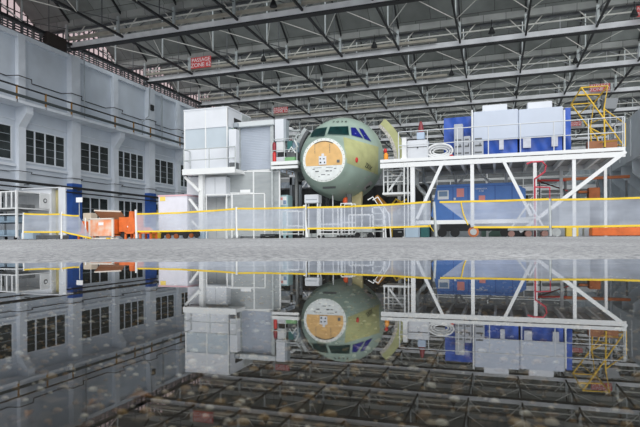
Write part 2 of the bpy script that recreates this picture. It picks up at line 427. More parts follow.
# ================================================================== ROOF
HC=13.8; TY=[30.8+8.85*k for k in range(-1,8)]; RX1=25.5
XI=[-28.9+4.42*i for i in range(13)]
ZV,ZR=15.35,18.45; GX=WX-3.0; RX0=GX-.1      # valleys on the truss lines, ridges half way; unseen near slopes glazed to let daylight in
b=MB()
for ty in TY:
    y0,ym,y1=ty,ty+4.42,ty+8.85
    def strip(ya,za,yc,zc,th=.12):
        b.add([(RX0,ya,za),(RX1,ya,za),(RX1,yc,zc),(RX0,yc,zc),(RX0,ya,za+th),(RX1,ya,za+th),(RX1,yc,zc+th),(RX0,yc,zc+th)],
              [(0,3,2,1),(4,5,6,7),(0,1,5,4),(2,3,7,6),(1,2,6,5),(3,0,4,7)])
    b.cur=0; strip(ym,ZR,y1-.35,ZV+.24)
    b.cur=1; strip(y1-.45,ZV+.30,y1-.40,ZV-.12,.02); strip(y1-.40,ZV-.12,y1,ZV-.12)
    if ty==TY[0]: b.cur=0; strip(y0,ZV,ym,ZR)
struct(b.build('ceiling',[roofm,bandm],org=Vector((0,0,14))),'grey ridge and furrow hangar roof seen from below')
for ty in TY[1:]:
    wn+=1; b=MB(); x=RX0
    while x<RX1: b.bar((x,ty,ZV),(x,ty+4.42,ZR),.06,.10); x+=1.47
    for u in (.02,.35,.68,.98): b.bar((RX0,ty+4.42*u,ZV+(ZR-ZV)*u),(RX1,ty+4.42*u,ZV+(ZR-ZV)*u),.06,.08)
    o=struct(b.build('window_%d'%wn,steel_m),'unseen sloping roof light added to the ridge and furrow roof to let daylight in')
    MB().add([(RX0,ty,ZV+.06),(RX1,ty,ZV+.06),(RX1,ty+4.42,ZR+.06),(RX0,ty+4.42,ZR+.06)],[(0,1,2,3)]).build('pane',glaze_w,o)
struct(MB().box(GX-.1,Y0,13.0,WX-.4,Y1,13.2).build('trim_%d'%(npil+1),pilm),'flat ledge behind the top of the left wall'); npil+=1
for ty in TY:
    wn+=1; b=MB(); n=16
    def rz(t): return ZV+(ZR-ZV)*(1-abs(t-4.42)/4.42)
    for i in range(n+1):
        t_=8.85*i/n; b.box(GX-.06,ty+t_-.03,13.2,GX+.04,ty+t_+.03,rz(t_)+.05)
    for zz in (13.9,14.6,15.3): b.box(GX-.05,ty,zz-.025,GX+.02,ty+8.85,zz+.025)
    for zz in (16.1,16.9,17.7):
        h=(ZR-zz)/(ZR-ZV)*4.42; b.box(GX-.05,ty+4.42-h,zz-.025,GX+.02,ty+4.42+h,zz+.025)
    o=struct(b.build('window_%d'%wn,steel_d),'clerestory glazing above the left wall, its pink glow tinted into the glass')
    MB().prism([(GX,ty,13.2),(GX,ty,ZV),(GX,ty+4.42,ZR),(GX,ty+8.85,ZV),(GX,ty+8.85,13.2)],(-.01,0,0)).build('pane',glaze,o)
o=box(WX-.1,28.2,13.25,WX+.3,29.9,14.1); tag(o.build('vent_unit',orange_b if False else mat('brown_unit',(.03,.022,.02),.8)),'dark brown vent unit on top of the left wall','vent')
# cross trusses
ords=['nearest','second','third','fourth','fifth','sixth','seventh','eighth','farthest']
for k,ty in enumerate(TY):
    t=thing('roof_truss','light grey cross beam with lattice under the roof, %s from the camera'%ords[k],'roof truss',(0,ty,HC),'cross trusses of the hangar roof')
    c=MB().box(WX-.4,ty-.2,HC-.02,RX1,ty+.2,HC+.36).build('bottom_chord',chordm,t)
    f=MB().box(WX-.4,ty-.24,HC-.10,RX1,ty+.24,HC-.02).build('bottom_flange',steel_d,c); f['label']='flange coloured dark for the shade under the chord'  # near-black colour holds the shade on the underside of the chord
    MB().box(RX0,ty-.06,ZV-.3,RX1,ty+.06,ZV-.15).build('top_chord',steel_m,t)
    MB().tube([(WX,ty-.45,HC+.95),(-2.6,ty-.45,HC+.95),(-2.2,ty-.45,HC+.75),(RX1,ty-.45,HC+.75)] if k%2 else [(WX,ty-.45,HC+.80),(RX1,ty-.45,HC+.80)],.055,8).build('pipe',pipew,t)
    if k<5: MB().box(WX,ty-.6,HC+.42,-4 if k>1 else 2,ty-.35,HC+.60).build('cable_tray',beige,t)
    for i,x in enumerate(XI):
        if x>RX1: continue
        MB().bar((x,ty,HC+.3),(x,ty,ZV-.15),.10).build('post',steel,t)
        MB().box(x-.09,ty-.75,HC+.35,x+.09,ty-.62,HC+1.45).build('node_plate',galv,t)
        if i<len(XI)-1:
            xm=x+2.21
            MB().bar((xm,ty,HC+.3),(xm,ty,ZV-.15),.05).build('post',steel,t)
            d=MB().bar((x,ty,HC+.3),(xm,ty,ZV-.2),.05).bar((xm,ty,ZV-.2),(x+4.42,ty,HC+.3),.05)
            d.build('diagonal',steel_m if k<3 else steel,t)
            MB().bar((x+.1,ty-.1,HC+.4),(x+1.35,ty-.1,HC+1.75),.06).build('knee_brace',pipew,t)
            MB().bar((x+4.32,ty-.1,HC+.4),(x+3.1,ty-.1,HC+1.75),.06).build('knee_brace',pipew,t)
# lengthwise lattice beams
first=None
for i,x in enumerate(XI):
    lab='dark lengthwise roof beam, number %d counted from the left wall'%(i+1)
    if i==0: lab='dark lengthwise roof beam running right along the left wall'
    elif i==len(XI)-1: lab='dark lengthwise roof beam farthest from the left wall'
    if first is None:
        t=first=thing('roof_beam',lab,'roof beam',(x,60,HC),'lengthwise lattice beams of the hangar roof')
        MB().box(x-.06,TY[0],HC+.14,x+.06,TY[-1]+8.8,HC+.28).build('bottom_chord',steel_d,t)
        for ty in TY:
            ym=ty+4.42
            MB().bar((x,ty+8.8,ZV-.05),(x,ym,ZR-.08),.09,.14).build('rafter',steel_d,t)
            MB().bar((x,ym,HC+.2),(x,ym,ZR-.1),.08).build('post',galv,t)
            MB().bar((x,ty,ZV-.25),(x,ym,HC+.3),.05).bar((x,ym,HC+.3),(x,ty+8.8,ZV-.25),.05).build('diagonal',steel_m,t)
            MB().bar((x,ty+6.6,HC+.25),(x,ty+6.6,16.8),.05).build('post',steel_m,t)
            MB().bar((x,ym,HC+.22),(x+2.21,ty,HC+.1),.04).build('brace_rod',pipew,t)
            MB().bar((x,ym,HC+.22),(x-2.21,ty,HC+.1),.04).build('brace_rod',pipew,t)
    else: dup(first,Vector((x,60,HC)),lab)
# small lamps hung on the trusses
lt=thing('hanging_lamp','small black lamp hung under a roof truss','lamp',(0,0,0),'small lamps hung from the roof trusses')
MB().lathe((0,0,0),[(.05,.55),(.12,.45),(.24,.12),(.22,.1)]).build('lamp_shade',dark,lt)
MB().cyl((0,0,.8),.03,.5).build('bracket',dark,lt)
LP=[(2,-17.5),(2,-8.5),(2,-.2),(2,8.5),(1,-12.8),(1,-2.7),(3,-12.9),(3,-3.6),(3,6.2),(4,2.0)]
ll=['at the left end of','left of centre on','right of centre on','at the right of']
for i,(k,x) in enumerate(LP):
    loc=Vector((x,TY[k]-1.0,HC+.2))
    lab='small black lamp by the %s roof truss from the camera, %s it'%(ords[k],['left on','left of middle on','right of middle on','far right on'][min(3,[p for p in LP if p[0]==k].index((k,x)))])
    if i==0: lt.location=loc; lt['label']=lab
    else: dup(lt,loc,lab)
# red hanging signs
def roof_sign(px0,px1,py0,py1,y,lab,l2):
    p=at(px0,py1,y=y); q=at(px1,py0,y=y)
    t=thing('zone_sign',lab,'sign',p,'red signs hung on the roof trusses')
    MB().box(p.x,y,p.z,q.x,y+.04,q.z).build('board',mat('sign_red',(.62,.07,.07),.5),t)
    w_=q.x-p.x; h=q.z-p.z; cx=(p.x+q.x)/2
    text('lettering','PASSAGE',w_*.23,paper,t,facing((cx,y-.012,p.z+h*.72)))
    text('lettering',l2,w_*.25,paper,t,facing((cx,y-.012,p.z+h*.27)))
    e=p.x-.22 if px0<400 else q.x+.06
    MB().box(e,y,p.z-.1,e+.2,y+.04,q.z).build('hanger',galv,t)
roof_sign(192,212,55.5,69,TY[2]-.7,'red sign with white words on the second visible roof truss, upper left','ZONE 62')
roof_sign(274,288.5,106.5,113.5,TY[4]-.7,'small red sign with white words over the white tower box','ZONE 62')
roof_sign(590.5,611,83,92,TY[4]-.7,'red sign with white words right above the yellow stair','ZONE 62')
roof_sign(571,582,121,126.2,TY[6]-.7,'small distant red sign seen between blue tarp and yellow stair','ZONE 62')
roof_sign(638,655,4,17,TY[2]-.7,'red sign cut off by the right edge, high under the roof','ZONE 62')

# ================================================================== FAR WALL, FAR SIDE
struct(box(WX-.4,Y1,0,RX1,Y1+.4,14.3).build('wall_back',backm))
struct(box(RX1,60,0,RX1+.4,Y1+.4,14.1).build('wall_right',greyp))
# ================================================================== NOSE SECTION OF THE AIRCRAFT
NO=Vector((-6.97,21.6,0)); A=math.radians(2.2)
AX=Vector((-math.sin(A),math.cos(A),0)); AR=Vector((math.cos(A),math.sin(A),0))
#      s    top   bot   hw    zc
SEC=[(0,4.26,2.41,.93,3.335),(.12,4.32,2.33,1.0,3.36),(.4,4.43,2.20,1.13,3.41),(.8,4.56,2.07,1.31,3.48),(1.2,4.70,1.98,1.47,3.55),
     (1.6,5.02,1.92,1.61,3.62),(2.0,5.34,1.88,1.76,3.69),(2.4,5.58,1.85,1.84,3.75),(2.8,5.74,1.83,1.90,3.80),(3.3,5.86,1.81,1.95,3.85),(4.3,5.95,1.80,1.975,3.9)]
def sec(s):
    for a,c in zip(SEC,SEC[1:]):
        if s<=c[0]:
            t=(s-a[0])/(c[0]-a[0]); return [p+(q-p)*t for p,q in zip(a,c)]
    return SEC[-1]
NS,NA=64,72; SE=3.75
def npt(s,t):
    # local smoothing over s
    acc=[0]*5; wsum=0
    for k in range(-3,4):
        ss=max(0,s+k*.09) if s>.05 else max(0,s); v_=sec(min(4.3,ss)); 
        for i in range(5): acc[i]+=v_[i]
        wsum+=1
    v_=[a/wsum for a in acc]
    _,top,bot,hw,zc=v_
    sn,cs=math.sin(t),math.cos(t)
    z = zc+(top-zc)*cs if cs>=0 else zc+(zc-bot)*cs
    return NO+AX*s+AR*(hw*sn)+Vector((0,0,z))
vs=[];fs=[]
for i in range(NS+1):
    s=SE*i/NS
    for j in range(NA): vs.append(npt(s,2*math.pi*j/NA))
for i in range(NS):
    for j in range(NA): fs.append((i*NA+j,(i+1)*NA+j,(i+1)*NA+(j+1)%NA,i*NA+(j+1)%NA))
fs.append(tuple(range(NS*NA,(NS+1)*NA)))
fus=thing('aircraft_nose','unfinished airliner nose section in green primer without its radome','aircraft',NO+Vector((0,0,0)))
body=MB().add(vs,fs); bo=body.build('fuselage',primer_g,fus,smooth=True)
bv=BVHTree.FromPolygons([v for v in body.v],body.f)
camp=Vector((0,0,CZ))
def hit(px,py):
    u=(px-320)/FP; v=(HY-py-ROLL*(px-320))/FP
    d=(FW+RT*u+Vector((0,0,v))).normalized()
    h=bv.ray_cast(camp,d)
    if h[0] is None: return None
    n=h[1]; 
    if n.dot(d)>0: n=-n
    return h[0],n
def patch(quad,off,thick=.0,nu=12,nv=8):
    (a,b_,c,d)=[Vector((p[0],p[1])) for p in quad]
    pts=[]
    last=None
    for j in range(nv+1):
        for i in range(nu+1):
            u,v=i/nu,j/nv
            q=(a*(1-u)+b_*u)*(1-v)+(d*(1-u)+c*u)*v
            h=hit(q.x,q.y)
            if h is None: h=last or (NO,Vector((0,-1,0)))
            last=h; pts.append(h[0]+h[1]*off)
    m=MB(); fs=[(j*(nu+1)+i,j*(nu+1)+i+1,(j+1)*(nu+1)+i+1,(j+1)*(nu+1)+i) for j in range(nv) for i in range(nu)]
    return m.add(pts,fs)
def K(x,y): return (295+x/5.69,105+y/5.69)
def KQ(*p): return [K(*q) for q in p]
# seams / primer panel
o=patch(KQ((278,182),(478,238),(474,398),(292,328)),.006,nu=20,nv=14).build('primer_panel',primer_y,fus,smooth=True); o['label']='yellow-green primer area on the right cheek'
# windshield frames + panes
fr=patch(KQ((88,186),(110,134),(192,122),(178,184)),.010); 
for i,(q,m,nm,lab) in enumerate([(((91,184),(113,139),(187,128),(171,180)),wind_t,'windshield','left dark teal front window'),
        (((188,169),(204,126),(306,123),(310,173)),wind_t,'windshield','right dark teal front window'),
        (((321,130),(347,131),(390,191),(325,174)),wind_b,'side_window','front side window under blue film'),
        (((366,134),(388,139),(435,208),(398,194)),wind_b,'side_window','rear side window under blue film')]):
    cx=sum(p[0] for p in q)/4; cy=sum(p[1] for p in q)/4
    kf=1.10 if i<2 else 1.05; big=[(cx+(p[0]-cx)*kf,cy+(p[1]-cy)*(kf+.04)) for p in q]
    f=patch(KQ(*big),.012).build('window_frame',mat('pale_primer',(.26,.36,.32),.5),fus); 
    w=patch(KQ(*q),.024).build(nm,m,f,smooth=True); w['label']=lab
    if m is wind_b:
        q2=[(cx+(p[0]-cx)*.14,cy+8+(p[1]-cy)*.06) for p in q]
        l=patch(KQ(*q2),.034,nu=3,nv=3).build('label_sticker',mat('pale_blue_print',(.30,.36,.70),.5),f)
# red port cap
h=hit(*K(352,313)); 
if h:
    t_=Matrix.Translation(h[0])@h[1].to_track_quat('Z','Y').to_matrix().to_4x4()
    m=MB(); n=20; vs=[]
    for (r,zz) in ((.085,-.02),(.085,.03),(.06,.05)):
        for k in range(n): vs.append(t_@Vector((r*math.cos(6.283*k/n),r*1.35*math.sin(6.283*k/n),zz)))
    fs=[(l*n+k,l*n+(k+1)%n,(l+1)*n+(k+1)%n,(l+1)*n+k) for l in range(2) for k in range(n)]+[tuple(range(2*n,3*n))]
    o=m.add(vs,fs).build('port_cap',red,fus); o['label']='round red cap'
# writing on the skin
def skin_text(s,kx,ky,size,tilt=0):
    h=hit(*K(kx,ky))
    if not h: return
    z=h[1]; up=Vector((0,0,1)); x=up.cross(z).normalized(); y=z.cross(x)
    if tilt: 
        r=Matrix.Rotation(tilt,3,z); x=r@x; y=r@y
    M=Matrix((x,y,z)).transposed().to_4x4(); M.translation=h[0]+z*.03
    text('lettering',s,size,black,fus,M,.003)
skin_text('7 0 3 6',259,98,.25)
skin_text('ZKIX',418,352,.29,-.2)
# nose bulkhead
def disc(r,y,m,name,par,z0=None,z1=None,x0=-9,x1=9,n=64,th=.02):
    # circle clipped to a box, in the plane of the bulkhead
    pts=[(r*math.cos(2*math.pi*k/n),r*math.sin(2*math.pi*k/n)) for k in range(n)]
    def clip(P,f,g_):
        out=[]
        for i in range(len(P)):
            a,c=P[i],P[(i+1)%len(P)]; fa,fc=f(a),f(c)
            if fa>=0: out.append(a)
            if (fa>=0)!=(fc>=0):
                t=fa/(fa-fc); out.append((a[0]+(c[0]-a[0])*t,a[1]+(c[1]-a[1])*t))
        return out
    if z0 is not None: pts=clip(pts,lambda p:p[1]-z0,0)
    if z1 is not None: pts=clip(pts,lambda p:z1-p[1],0)
    pts=clip(pts,lambda p:p[0]-x0,0); pts=clip(pts,lambda p:x1-p[0],0)
    P=[NO-AX*y+AR*p[0]+Vector((0,0,3.335+p[1])) for p in pts]
    return MB().prism(P,-AX*th).build(name,m,par)
rim=mat('white_rim',(.74,.78,.76),.5,var=.05)
bk=disc(.94,.0,rim,'nose_bulkhead',fus,th=.03); bk['label']='round white bulkhead with orange primed upper part'
disc(.82,.03,primer_o,'orange_face',bk,z0=-.24,th=.02)
disc(.87,.03,mat('bulkhead_white',(.70,.74,.74),.5,var=.08,scale=6),'lower_face',bk,z1=-.245,th=.02)
def dbox(x0,x1,z0,z1,m,name,off=.05,th=.03):
    P=[NO-AX*off+AR*p[0]+Vector((0,0,3.335+p[1])) for p in ((x0,z0),(x1,z0),(x1,z1),(x0,z1))]
    return MB().prism(P,-AX*th).build(name,m,bk)
dbox(-.21,.12,-.20,.16,white2,'equipment_plate'); dbox(-.09,.02,.16,.27,white2,'equipment_plate')
dbox(-.17,-.12,.02,.08,black,'slot',.08,.01); dbox(-.02,.05,.02,.06,black,'slot',.08,.01); dbox(-.17,-.10,-.14,-.08,black,'slot',.08,.01); dbox(.02,.07,-.14,-.08,black,'slot',.08,.01)
for (x0,x1,z0,z1) in ((-.38,-.22,-.50,-.46),(.08,.22,-.50,-.45),(.26,.36,-.50,-.46),(-.5,-.4,-.40,-.37),(-.12,.06,-.64,-.61),(-.25,-.17,-.72,-.70),(.16,.26,-.66,-.63),(.1,.4,-.335,-.32),(-.45,-.1,-.335,-.32),(.45,.55,-.40,-.37)):
    dbox(x0,x1,z0,z1,steel_m,'slot',.05,.008)
for x in (-.39,.27):
    for k in range(6): dbox(x-.012,x+.012,.30+.065*k,.335+.065*k,steel_m,'rivet',.05,.008)
for k in range(-9,10):
    a=math.radians(90+k*3.2); x=.80*math.cos(a); z=.80*math.sin(a); dbox(x-.03,x+.03,z-.012,z+.012,black,'seal',.05,.012)
dbox(.58,.70,-.14,-.02,steel_m,'slot',.05,.015)
for k in range(30):
    a=2*math.pi*k/30; x=.90*math.cos(a); z=.90*math.sin(a); dbox(x-.012,x+.012,z-.012,z+.012,steel_m,'rivet',.03,.008)
# belly marks
for q in (((355+55,225+0),(470,200),(474,212),(420,240)),): pass
def PX(*p): return list(p)
patch([(323,186.6),(336,186.0),(336,188.2),(323,188.8)],.008,nu=6,nv=2).build('access_slot',steel_m,fus)
patch([(363.5,188),(371,180.5),(373,183.5),(365,191.5)],.008,nu=6,nv=2).build('access_slot',mat('pale_lilac',(.5,.48,.5),.5),fus)
patch([(366,186.9),(370,184.9),(370.6,186.2),(366.4,189)],.016,nu=4,nv=2).build('access_slot',black,fus)
for (x,y) in ((357,186),(368,176.5),(364.5,178),(372,172.5),(349,184)): patch([(x,y),(x+1.6,y-.5),(x+1.8,y+.6),(x+.2,y+1)],.01,nu=2,nv=2).build('access_slot',mat('pale_lilac',(.5,.48,.5),.5),fus)
# nose gear bay pieces
p=at(355,196,y=24.3); MB().prism([p+Vector((-.42,0,.35)),p+Vector((.35,0,.20)),p+Vector((.30,0,-.45)),p+Vector((-.05,0,-.48))],(0,.25,0)).build('gear_door',cream,fus)
p=at(346.5,201,y=23.4)
t=thing('orange_cover','round orange-red cover hanging under the nose section','cover',p+Vector((0,0,-.2)))
MB().lathe(p,[(.02,-.2),(.13,-.14),(.17,0),(.13,.13),(.04,.18)],n=16).build('shell',mat('signal_orange',(.85,.12,.03),.5),t,smooth=True)
MB().tube([p+Vector((0,0,.15)),(p.x,p.y,2.0)],.02).build('strap',steel_m,t)
# cradle beneath
t=thing('fuselage_cradle','grey steel cradle carrying the nose section behind the barrier net','cradle',NO+Vector((0,2.6,0)))
for sx in (-1,1):
    for sy in (1.6,3.3):
        c=NO+AX*sy+AR*(.75*sx); MB().box(c.x-.08,c.y-.08,0,c.x+.08,c.y+.08,1.98).build('leg',steel_m,t)
for sy in (1.6,3.3):
    a=NO+AX*sy-AR*1.2; c=NO+AX*sy+AR*1.2; MB().bar(a+Vector((0,0,.12)),c+Vector((0,0,.12)),.18).build('crossbar',galv,t)

# docking arcs around the nose
def arc(name,m,m2,lab,t0,t1,r0,r1,y0,y1,cat='ring segment'):
    t=thing(name,lab,cat,Vector((-7.1,y0,0)))
    def seg(ra,rb,ya,yb):
        n=20; vs=[]; fs=[]
        for i in range(n+1):
            a=math.radians(t0+(t1-t0)*i/n)
            for (r,y) in ((ra,ya),(rb,ya),(rb,yb),(ra,yb)): vs.append(Vector((-7.1+r*math.sin(a),y,3.85+r*math.cos(a))))
        for i in range(n):
            for k in range(4): fs.append((i*4+k,i*4+(k+1)%4,(i+1)*4+(k+1)%4,(i+1)*4+k))
        fs += [(3,2,1,0),(n*4,n*4+1,n*4+2,n*4+3)]
        return MB().add(vs,fs)
    seg(r0,r1,y0,y1).build('arc_panel',m,t,smooth=True)
    seg(r0-.16,r0,y0-.05,y1).build('inner_flange',m2,t,smooth=True)
    return t
_r1=arc('docking_ring',primer_y,mat('pale_bolts',(.62,.60,.55),.5,var=.25,scale=14),'yellow-green curved ring segment standing right of the nose section',40,108,2.45,2.80,26.4,27.0)
_r2=arc('docking_ring',galv,steel_m,'silver curved ring segment standing left of the nose section',-112,-50,2.42,2.62,25.0,25.5)
MB().box(-4.62,26.5,0,-4.50,26.9,3.0).build('support_leg',steel_m,_r1); MB().box(-9.68,25.1,0,-9.56,25.4,3.0).build('support_leg',steel_m,_r2)
# ================================================================== generic pieces
def railing(name,lab,pts,z0,h,m,step=1.6,r=.025,mids=(.5,),grp=None,posts=None,toe=None,cat='railing'):
    t=thing(name,lab,cat,Vector((pts[0][0],pts[0][1],z0)),grp)
    P=[Vector((p[0],p[1],z0)) for p in pts]
    MB().tube([p+Vector((0,0,h)) for p in P],r*1.1).build('top_rail',m,t)
    for k in mids: MB().tube([p+Vector((0,0,h*k)) for p in P],r).build('mid_rail',m,t)
    for a,c in zip(P,P[1:]):
        L=(c-a).length; n=max(1,round(L/step))
        for i in range(n+1):
            if i==0 and a!=P[0]: continue
            p=a+(c-a)*i/n; MB().tube([p,p+Vector((0,0,h))],r*1.1).build('post',m,t)
    return t
# ================================================================== RIGHT PLATFORM
DZ=3.28; FY=22.0; BY=26.2
XL=X(380.5,FY); XR=X(626,FY)
t=thing('work_platform','long white raised work platform right of the aircraft nose','platform',Vector(((XL+XR)/2,FY,0)))
MB().box(XL,FY,DZ-.13,XR,FY+.10,DZ).build('deck_beam',tube_w,t)
MB().box(XL,FY,DZ-.36,XR,FY+.06,DZ-.17).build('deck_beam',tube_w,t)
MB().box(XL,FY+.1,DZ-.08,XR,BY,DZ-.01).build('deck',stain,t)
for x in [XL+.1+(XR-XL-.2)*i/14 for i in range(15)]: MB().box(x-.05,FY+.1,DZ-.3,x+.05,BY,DZ-.08).build('joist',stain if 0 else tube_w,t)
MB().box(XL,BY,DZ-.3,XR,BY+.1,DZ).build('deck_beam',tube_w,t)
def col(px0,px1,y,zt,zb=0): return MB().box(X(px0,y),y-.08,zb,X(px1,y),y+.08,zt)
for (a,c) in ((411,415.2),(533.4,537),(572.4,576)): col(a,c,FY+.1,DZ-.3).build('column',tube_w,t)
col(470.8,474.4,FY+.1,DZ-.3,.42).build('column',tube_w,t)
for (a,c) in ((398,401),(455,457.5),(505,508),(560,563),(604,607)): col(a,c,BY-.1,DZ-.3).build('column',tube_w,t)
def diag(p,q,w=.12,y=FY+.05,y2=None):
    a=at(*p,y=y); c=at(*q,y=y2 or y); return MB().bar(a,c,w)
for (p,q,w) in (((442.5,164),(417,219),.12),((503.5,160),(531.5,216),.12),((626,151.5),(541,216),.14),((541,216),(520,232),.11)): diag(p,q,w).build('brace',tube_w,t)
for (p,q,w) in (((469,171),(457,186),.10),((475,169),(491,183),.10),((405,172),(399,188),.09)): diag(p,q,w,y=BY-.4).build('brace',tube_w,t)
a=at(416,226,y=FY+.25); c=at(537,221,y=FY+.25); MB().bar(Vector((a.x,a.y,.62)),Vector((c.x,c.y,.62)),.16).build('lower_beam',tube_w,t)
# caster
p=at(473.5,231.5,y=FY+.1); cz=.21
MB().cyl((p.x,FY+.1,cz),.21,.10,'y',24).build('caster_wheel',mat('orange_wheel',(.55,.17,.06),.5),t)
w_=MB().cyl((p.x,FY+.02,cz),.13,.06,'y',20).build('wheel_hub',galv,t)
MB().box(p.x-.10,FY,.40,p.x+.10,FY+.2,.46).build('caster_plate',galv,t)
# pale step on column foot
o=bbox(X(406,21.5),21.3,0,X(419,21.5),21.8,.45); tag(o.build('ballast_block',mat('pale_blue_block',(.35,.45,.55),.6)),'pale blue block on the floor at the first platform column','block')
o=bbox(X(421,23.2),23,0,X(429,23.2),23.5,.6); tag(o.build('toolbox',teal),'dark teal toolbox on the floor right of the pale blue block','toolbox')
railing('platform_railing','long thin railing along the front edge of the right work platform',[(X(399,FY+.06),FY+.06),(XR-.02,FY+.06)],DZ,1.12,mat('rail_grey',(.60,.63,.66),.4),step=1.15,r=.018)
railing('platform_railing','short end railing on the right edge of the work platform',[(XR-.05,FY+.2),(XR-.05,BY)],DZ,1.12,MATS['rail_grey'],step=1.3,r=.018)
railing('platform_railing','railing along the back edge of the right work platform',[(XL+.1,BY),(XR-.2,BY)],DZ,1.12,MATS['rail_grey'],step=1.5,r=.018)
# thick white post at left end
p=X(405,FY+.2); o=MB().box(p-.10,FY+.14,DZ,p+.08,FY+.32,Z(405,138,FY+.2)).box(p-.14,FY+.1,DZ,p+.12,FY+.36,DZ+.05); tag(o.build('platform_post',tube_w),'thick white post at the left end of the right platform','post')
# items on deck
def dk(px0,px1,py0,y,dep,m,name,lab,cat,b=.02,group=None,z0=DZ,parent=None):
    o=bbox(X(px0,y),y,z0,X(px1,y),y+dep,Z((px0+px1)/2,py0,y),b=b)
    if parent is not None: return o.build(name,m,parent)
    return tag(o.build(name,m),lab,cat,group)
t=thing('equipment_cabinet','white square box with a dark seam at the left end of the platform deck','cabinet',Vector((X(413,22.5),22.5,DZ)))
dk(407.5,428,140,22.5,.6,white2,'body','','',parent=t)
o=MB().box(X(407.5,22.5)-.005,22.485,Z(413,147,22.5),X(428,22.5)+.005,22.5,Z(413,147.6,22.5)).build('seam',steel_m,t)
bx=at(418,147.3,y=22.45); MB().cyl((bx.x,22.47,bx.z),.03,.04,'y').build('latch',black,t)
# beacon
p=at(421.5,140,y=23.6)
t=thing('warning_beacon','dark red cone-shaped beacon on a pale box behind the white cabinet','beacon',Vector((p.x,23.6,DZ)))
MB().cyl((p.x,23.6,(DZ+p.z)/2),.06,p.z-DZ).build('pole',galv,t)
MB().bbox(p.x-.17,23.45,p.z,p.x+.17,23.75,p.z+.32).build('base',mat('pale_blue_box',(.42,.52,.66),.5),t)
MB().lathe((p.x,23.6,p.z+.32),[(.13,0),(.12,.2),(.08,.38),(.04,.5)]).build('lamp_shade',mat('dark_red',(.20,.02,.03),.4),t,smooth=True)
# hose coil (white, oval)
p=at(440,153,y=22.6)
t=thing('hose_coil','white hose coiled into an oval on the platform deck','hose',Vector((p.x,22.8,DZ)))
for k,(rx,rz_) in enumerate(((.52,.30),(.42,.22),(.30,.14))):
    pts=[Vector((p.x+rx*math.cos(a),22.75+.25*math.sin(a)*0+.06*k,DZ+.34+rz_*math.sin(a))) for a in [2*math.pi*i/28 for i in range(29)]]
    MB().tube(pts,.045).build('hose_loop',tube_w,t,smooth=True)
MB().box(p.x-.4,22.66,DZ,p.x+.4,23.0,DZ+.07).build('base',galv,t)
# blue tarp unit with grey cabinets
t=thing('tarp_covered_unit','tall blue tarpaulin covered unit on the platform behind grey cabinets','covered unit',Vector((X(458,24),24,DZ)))
y=23.6
def tarp(x0,x1,z0,z1,ya,yb,seed=0):
    m=MB(); rnd=random.Random(seed)
    def wv(x,z): return .05*math.sin(x*5+z*2+seed)+.03*math.sin(x*13+seed*2+z*6)
    def front(u,v): x=x0+(x1-x0)*u; z=z0+(z1-z0)*v; return Vector((x,ya+wv(x,z)*(1-v*.6),z))
    m.grid(front,26,10)
    m.grid(lambda u,v: Vector((x0+(x1-x0)*u,ya+(yb-ya)*v+wv(x0+(x1-x0)*u,z1)*.4*(1-v),z1)),26,4)
    m.grid(lambda u,v: Vector((x1+wv(u*2,v)*.4*u*(1-u),ya+(yb-ya)*u+wv(x1,z0+(z1-z0)*v)*(1-v*.6)*(1-u),z0+(z1-z0)*v)),10,10)
    m.grid(lambda u,v: Vector((x0,yb+(ya-yb)*u+wv(x0,z0+(z1-z0)*v)*(1-v*.6)*u,z0+(z1-z0)*v)),10,10)
    m.grid(lambda u,v: Vector((x1+(x0-x1)*u,yb,z0+(z1-z0)*v)),4,4)
    return m
tarp(X(444.5,y),X(473,y),DZ+.02,Z(458,117.3,y),y,y+1.3,1).build('tarpaulin',blue_t,t,smooth=True)
for (a,c,py,m,mm) in ((454.5,463.5,124,greyp,1),(464,471,136,greyp,0),(474,484,140,greyp,0)):
    yy=22.9; tt=thing('grey_cabinet',{454.5:'tall grey cabinet standing before the blue tarpaulin',464:'lower grey cabinet right of the tall one before the blue tarpaulin',474:'low grey cabinet under the left glossy white panel'}[a],'cabinet',Vector((X((a+c)/2,yy),yy,DZ)),'grey cabinets on the platform')
    dk(a,c,py,yy,.5,mat('cabinet_grey',(.42,.45,.50),.5,var=.06),'body','','',parent=tt)
    z1=Z(a,py,yy)
    for k in range(3): MB().box(X(a,yy)+.06,yy-.012,DZ+.2+k*.28,X(c,yy)-.06,yy,DZ+.26+k*.28).build('vent_slot',steel_m,tt)
    MB().box((X(a,yy)+X(c,yy))/2+.05,yy-.02,DZ+.5,(X(a,yy)+X(c,yy))/2+.08,yy,DZ+.62).build('handle',steel_d,tt)
o=bbox(X(450,22.4),22.4,DZ,X(453.5,22.4),22.6,DZ+.12); tag(o.build('red_case',red),'tiny red case on the deck in front of the blue tarpaulin','case')
# two glossy panels machine
y=22.9
def machine(px0,px1,pyt0,pyt1,pyb,lab,tag_px,sd):
    x0,x1=X(px0,y),X(px1,y)
    zt=(Z(px0,pyt0,y)+Z(px1,pyt1,y))/2; zb=Z((px0+px1)/2,pyb,y)
    t=thing('wrapped_machine',lab,'machine',Vector(((x0+x1)/2,y,DZ)),'wrapped machines on the platform')
    MB().bbox(x0,y,zb,x1,y+2.2,zt,b=.03).build('hood',mat('glossy_hood',(.52,.58,.69),.3,var=.03,scale=1),t)
    tarp(x0+.03,x1-.03,DZ+.01,zb,y+.12,y+2.1,sd).build('tarpaulin',blue_t,t,smooth=True)
    a,c,pt=tag_px; yy=y+1.0
    MB().bbox(X(a,yy),yy,zt,X(c,yy),yy+.8,Z(a,pt,yy),b=.02).build('top_unit',white2,t)
    return t,x0,x1,zb
m1=machine(473.8,518.9,111.5,109,139.5,'left glossy white hood over a blue tarpaulin on the platform',(483,508,105.5),3)
m2=machine(519.2,564,109,106.5,136.5,'right glossy white hood over a blue tarpaulin on the platform',(528,553,102.5),5)
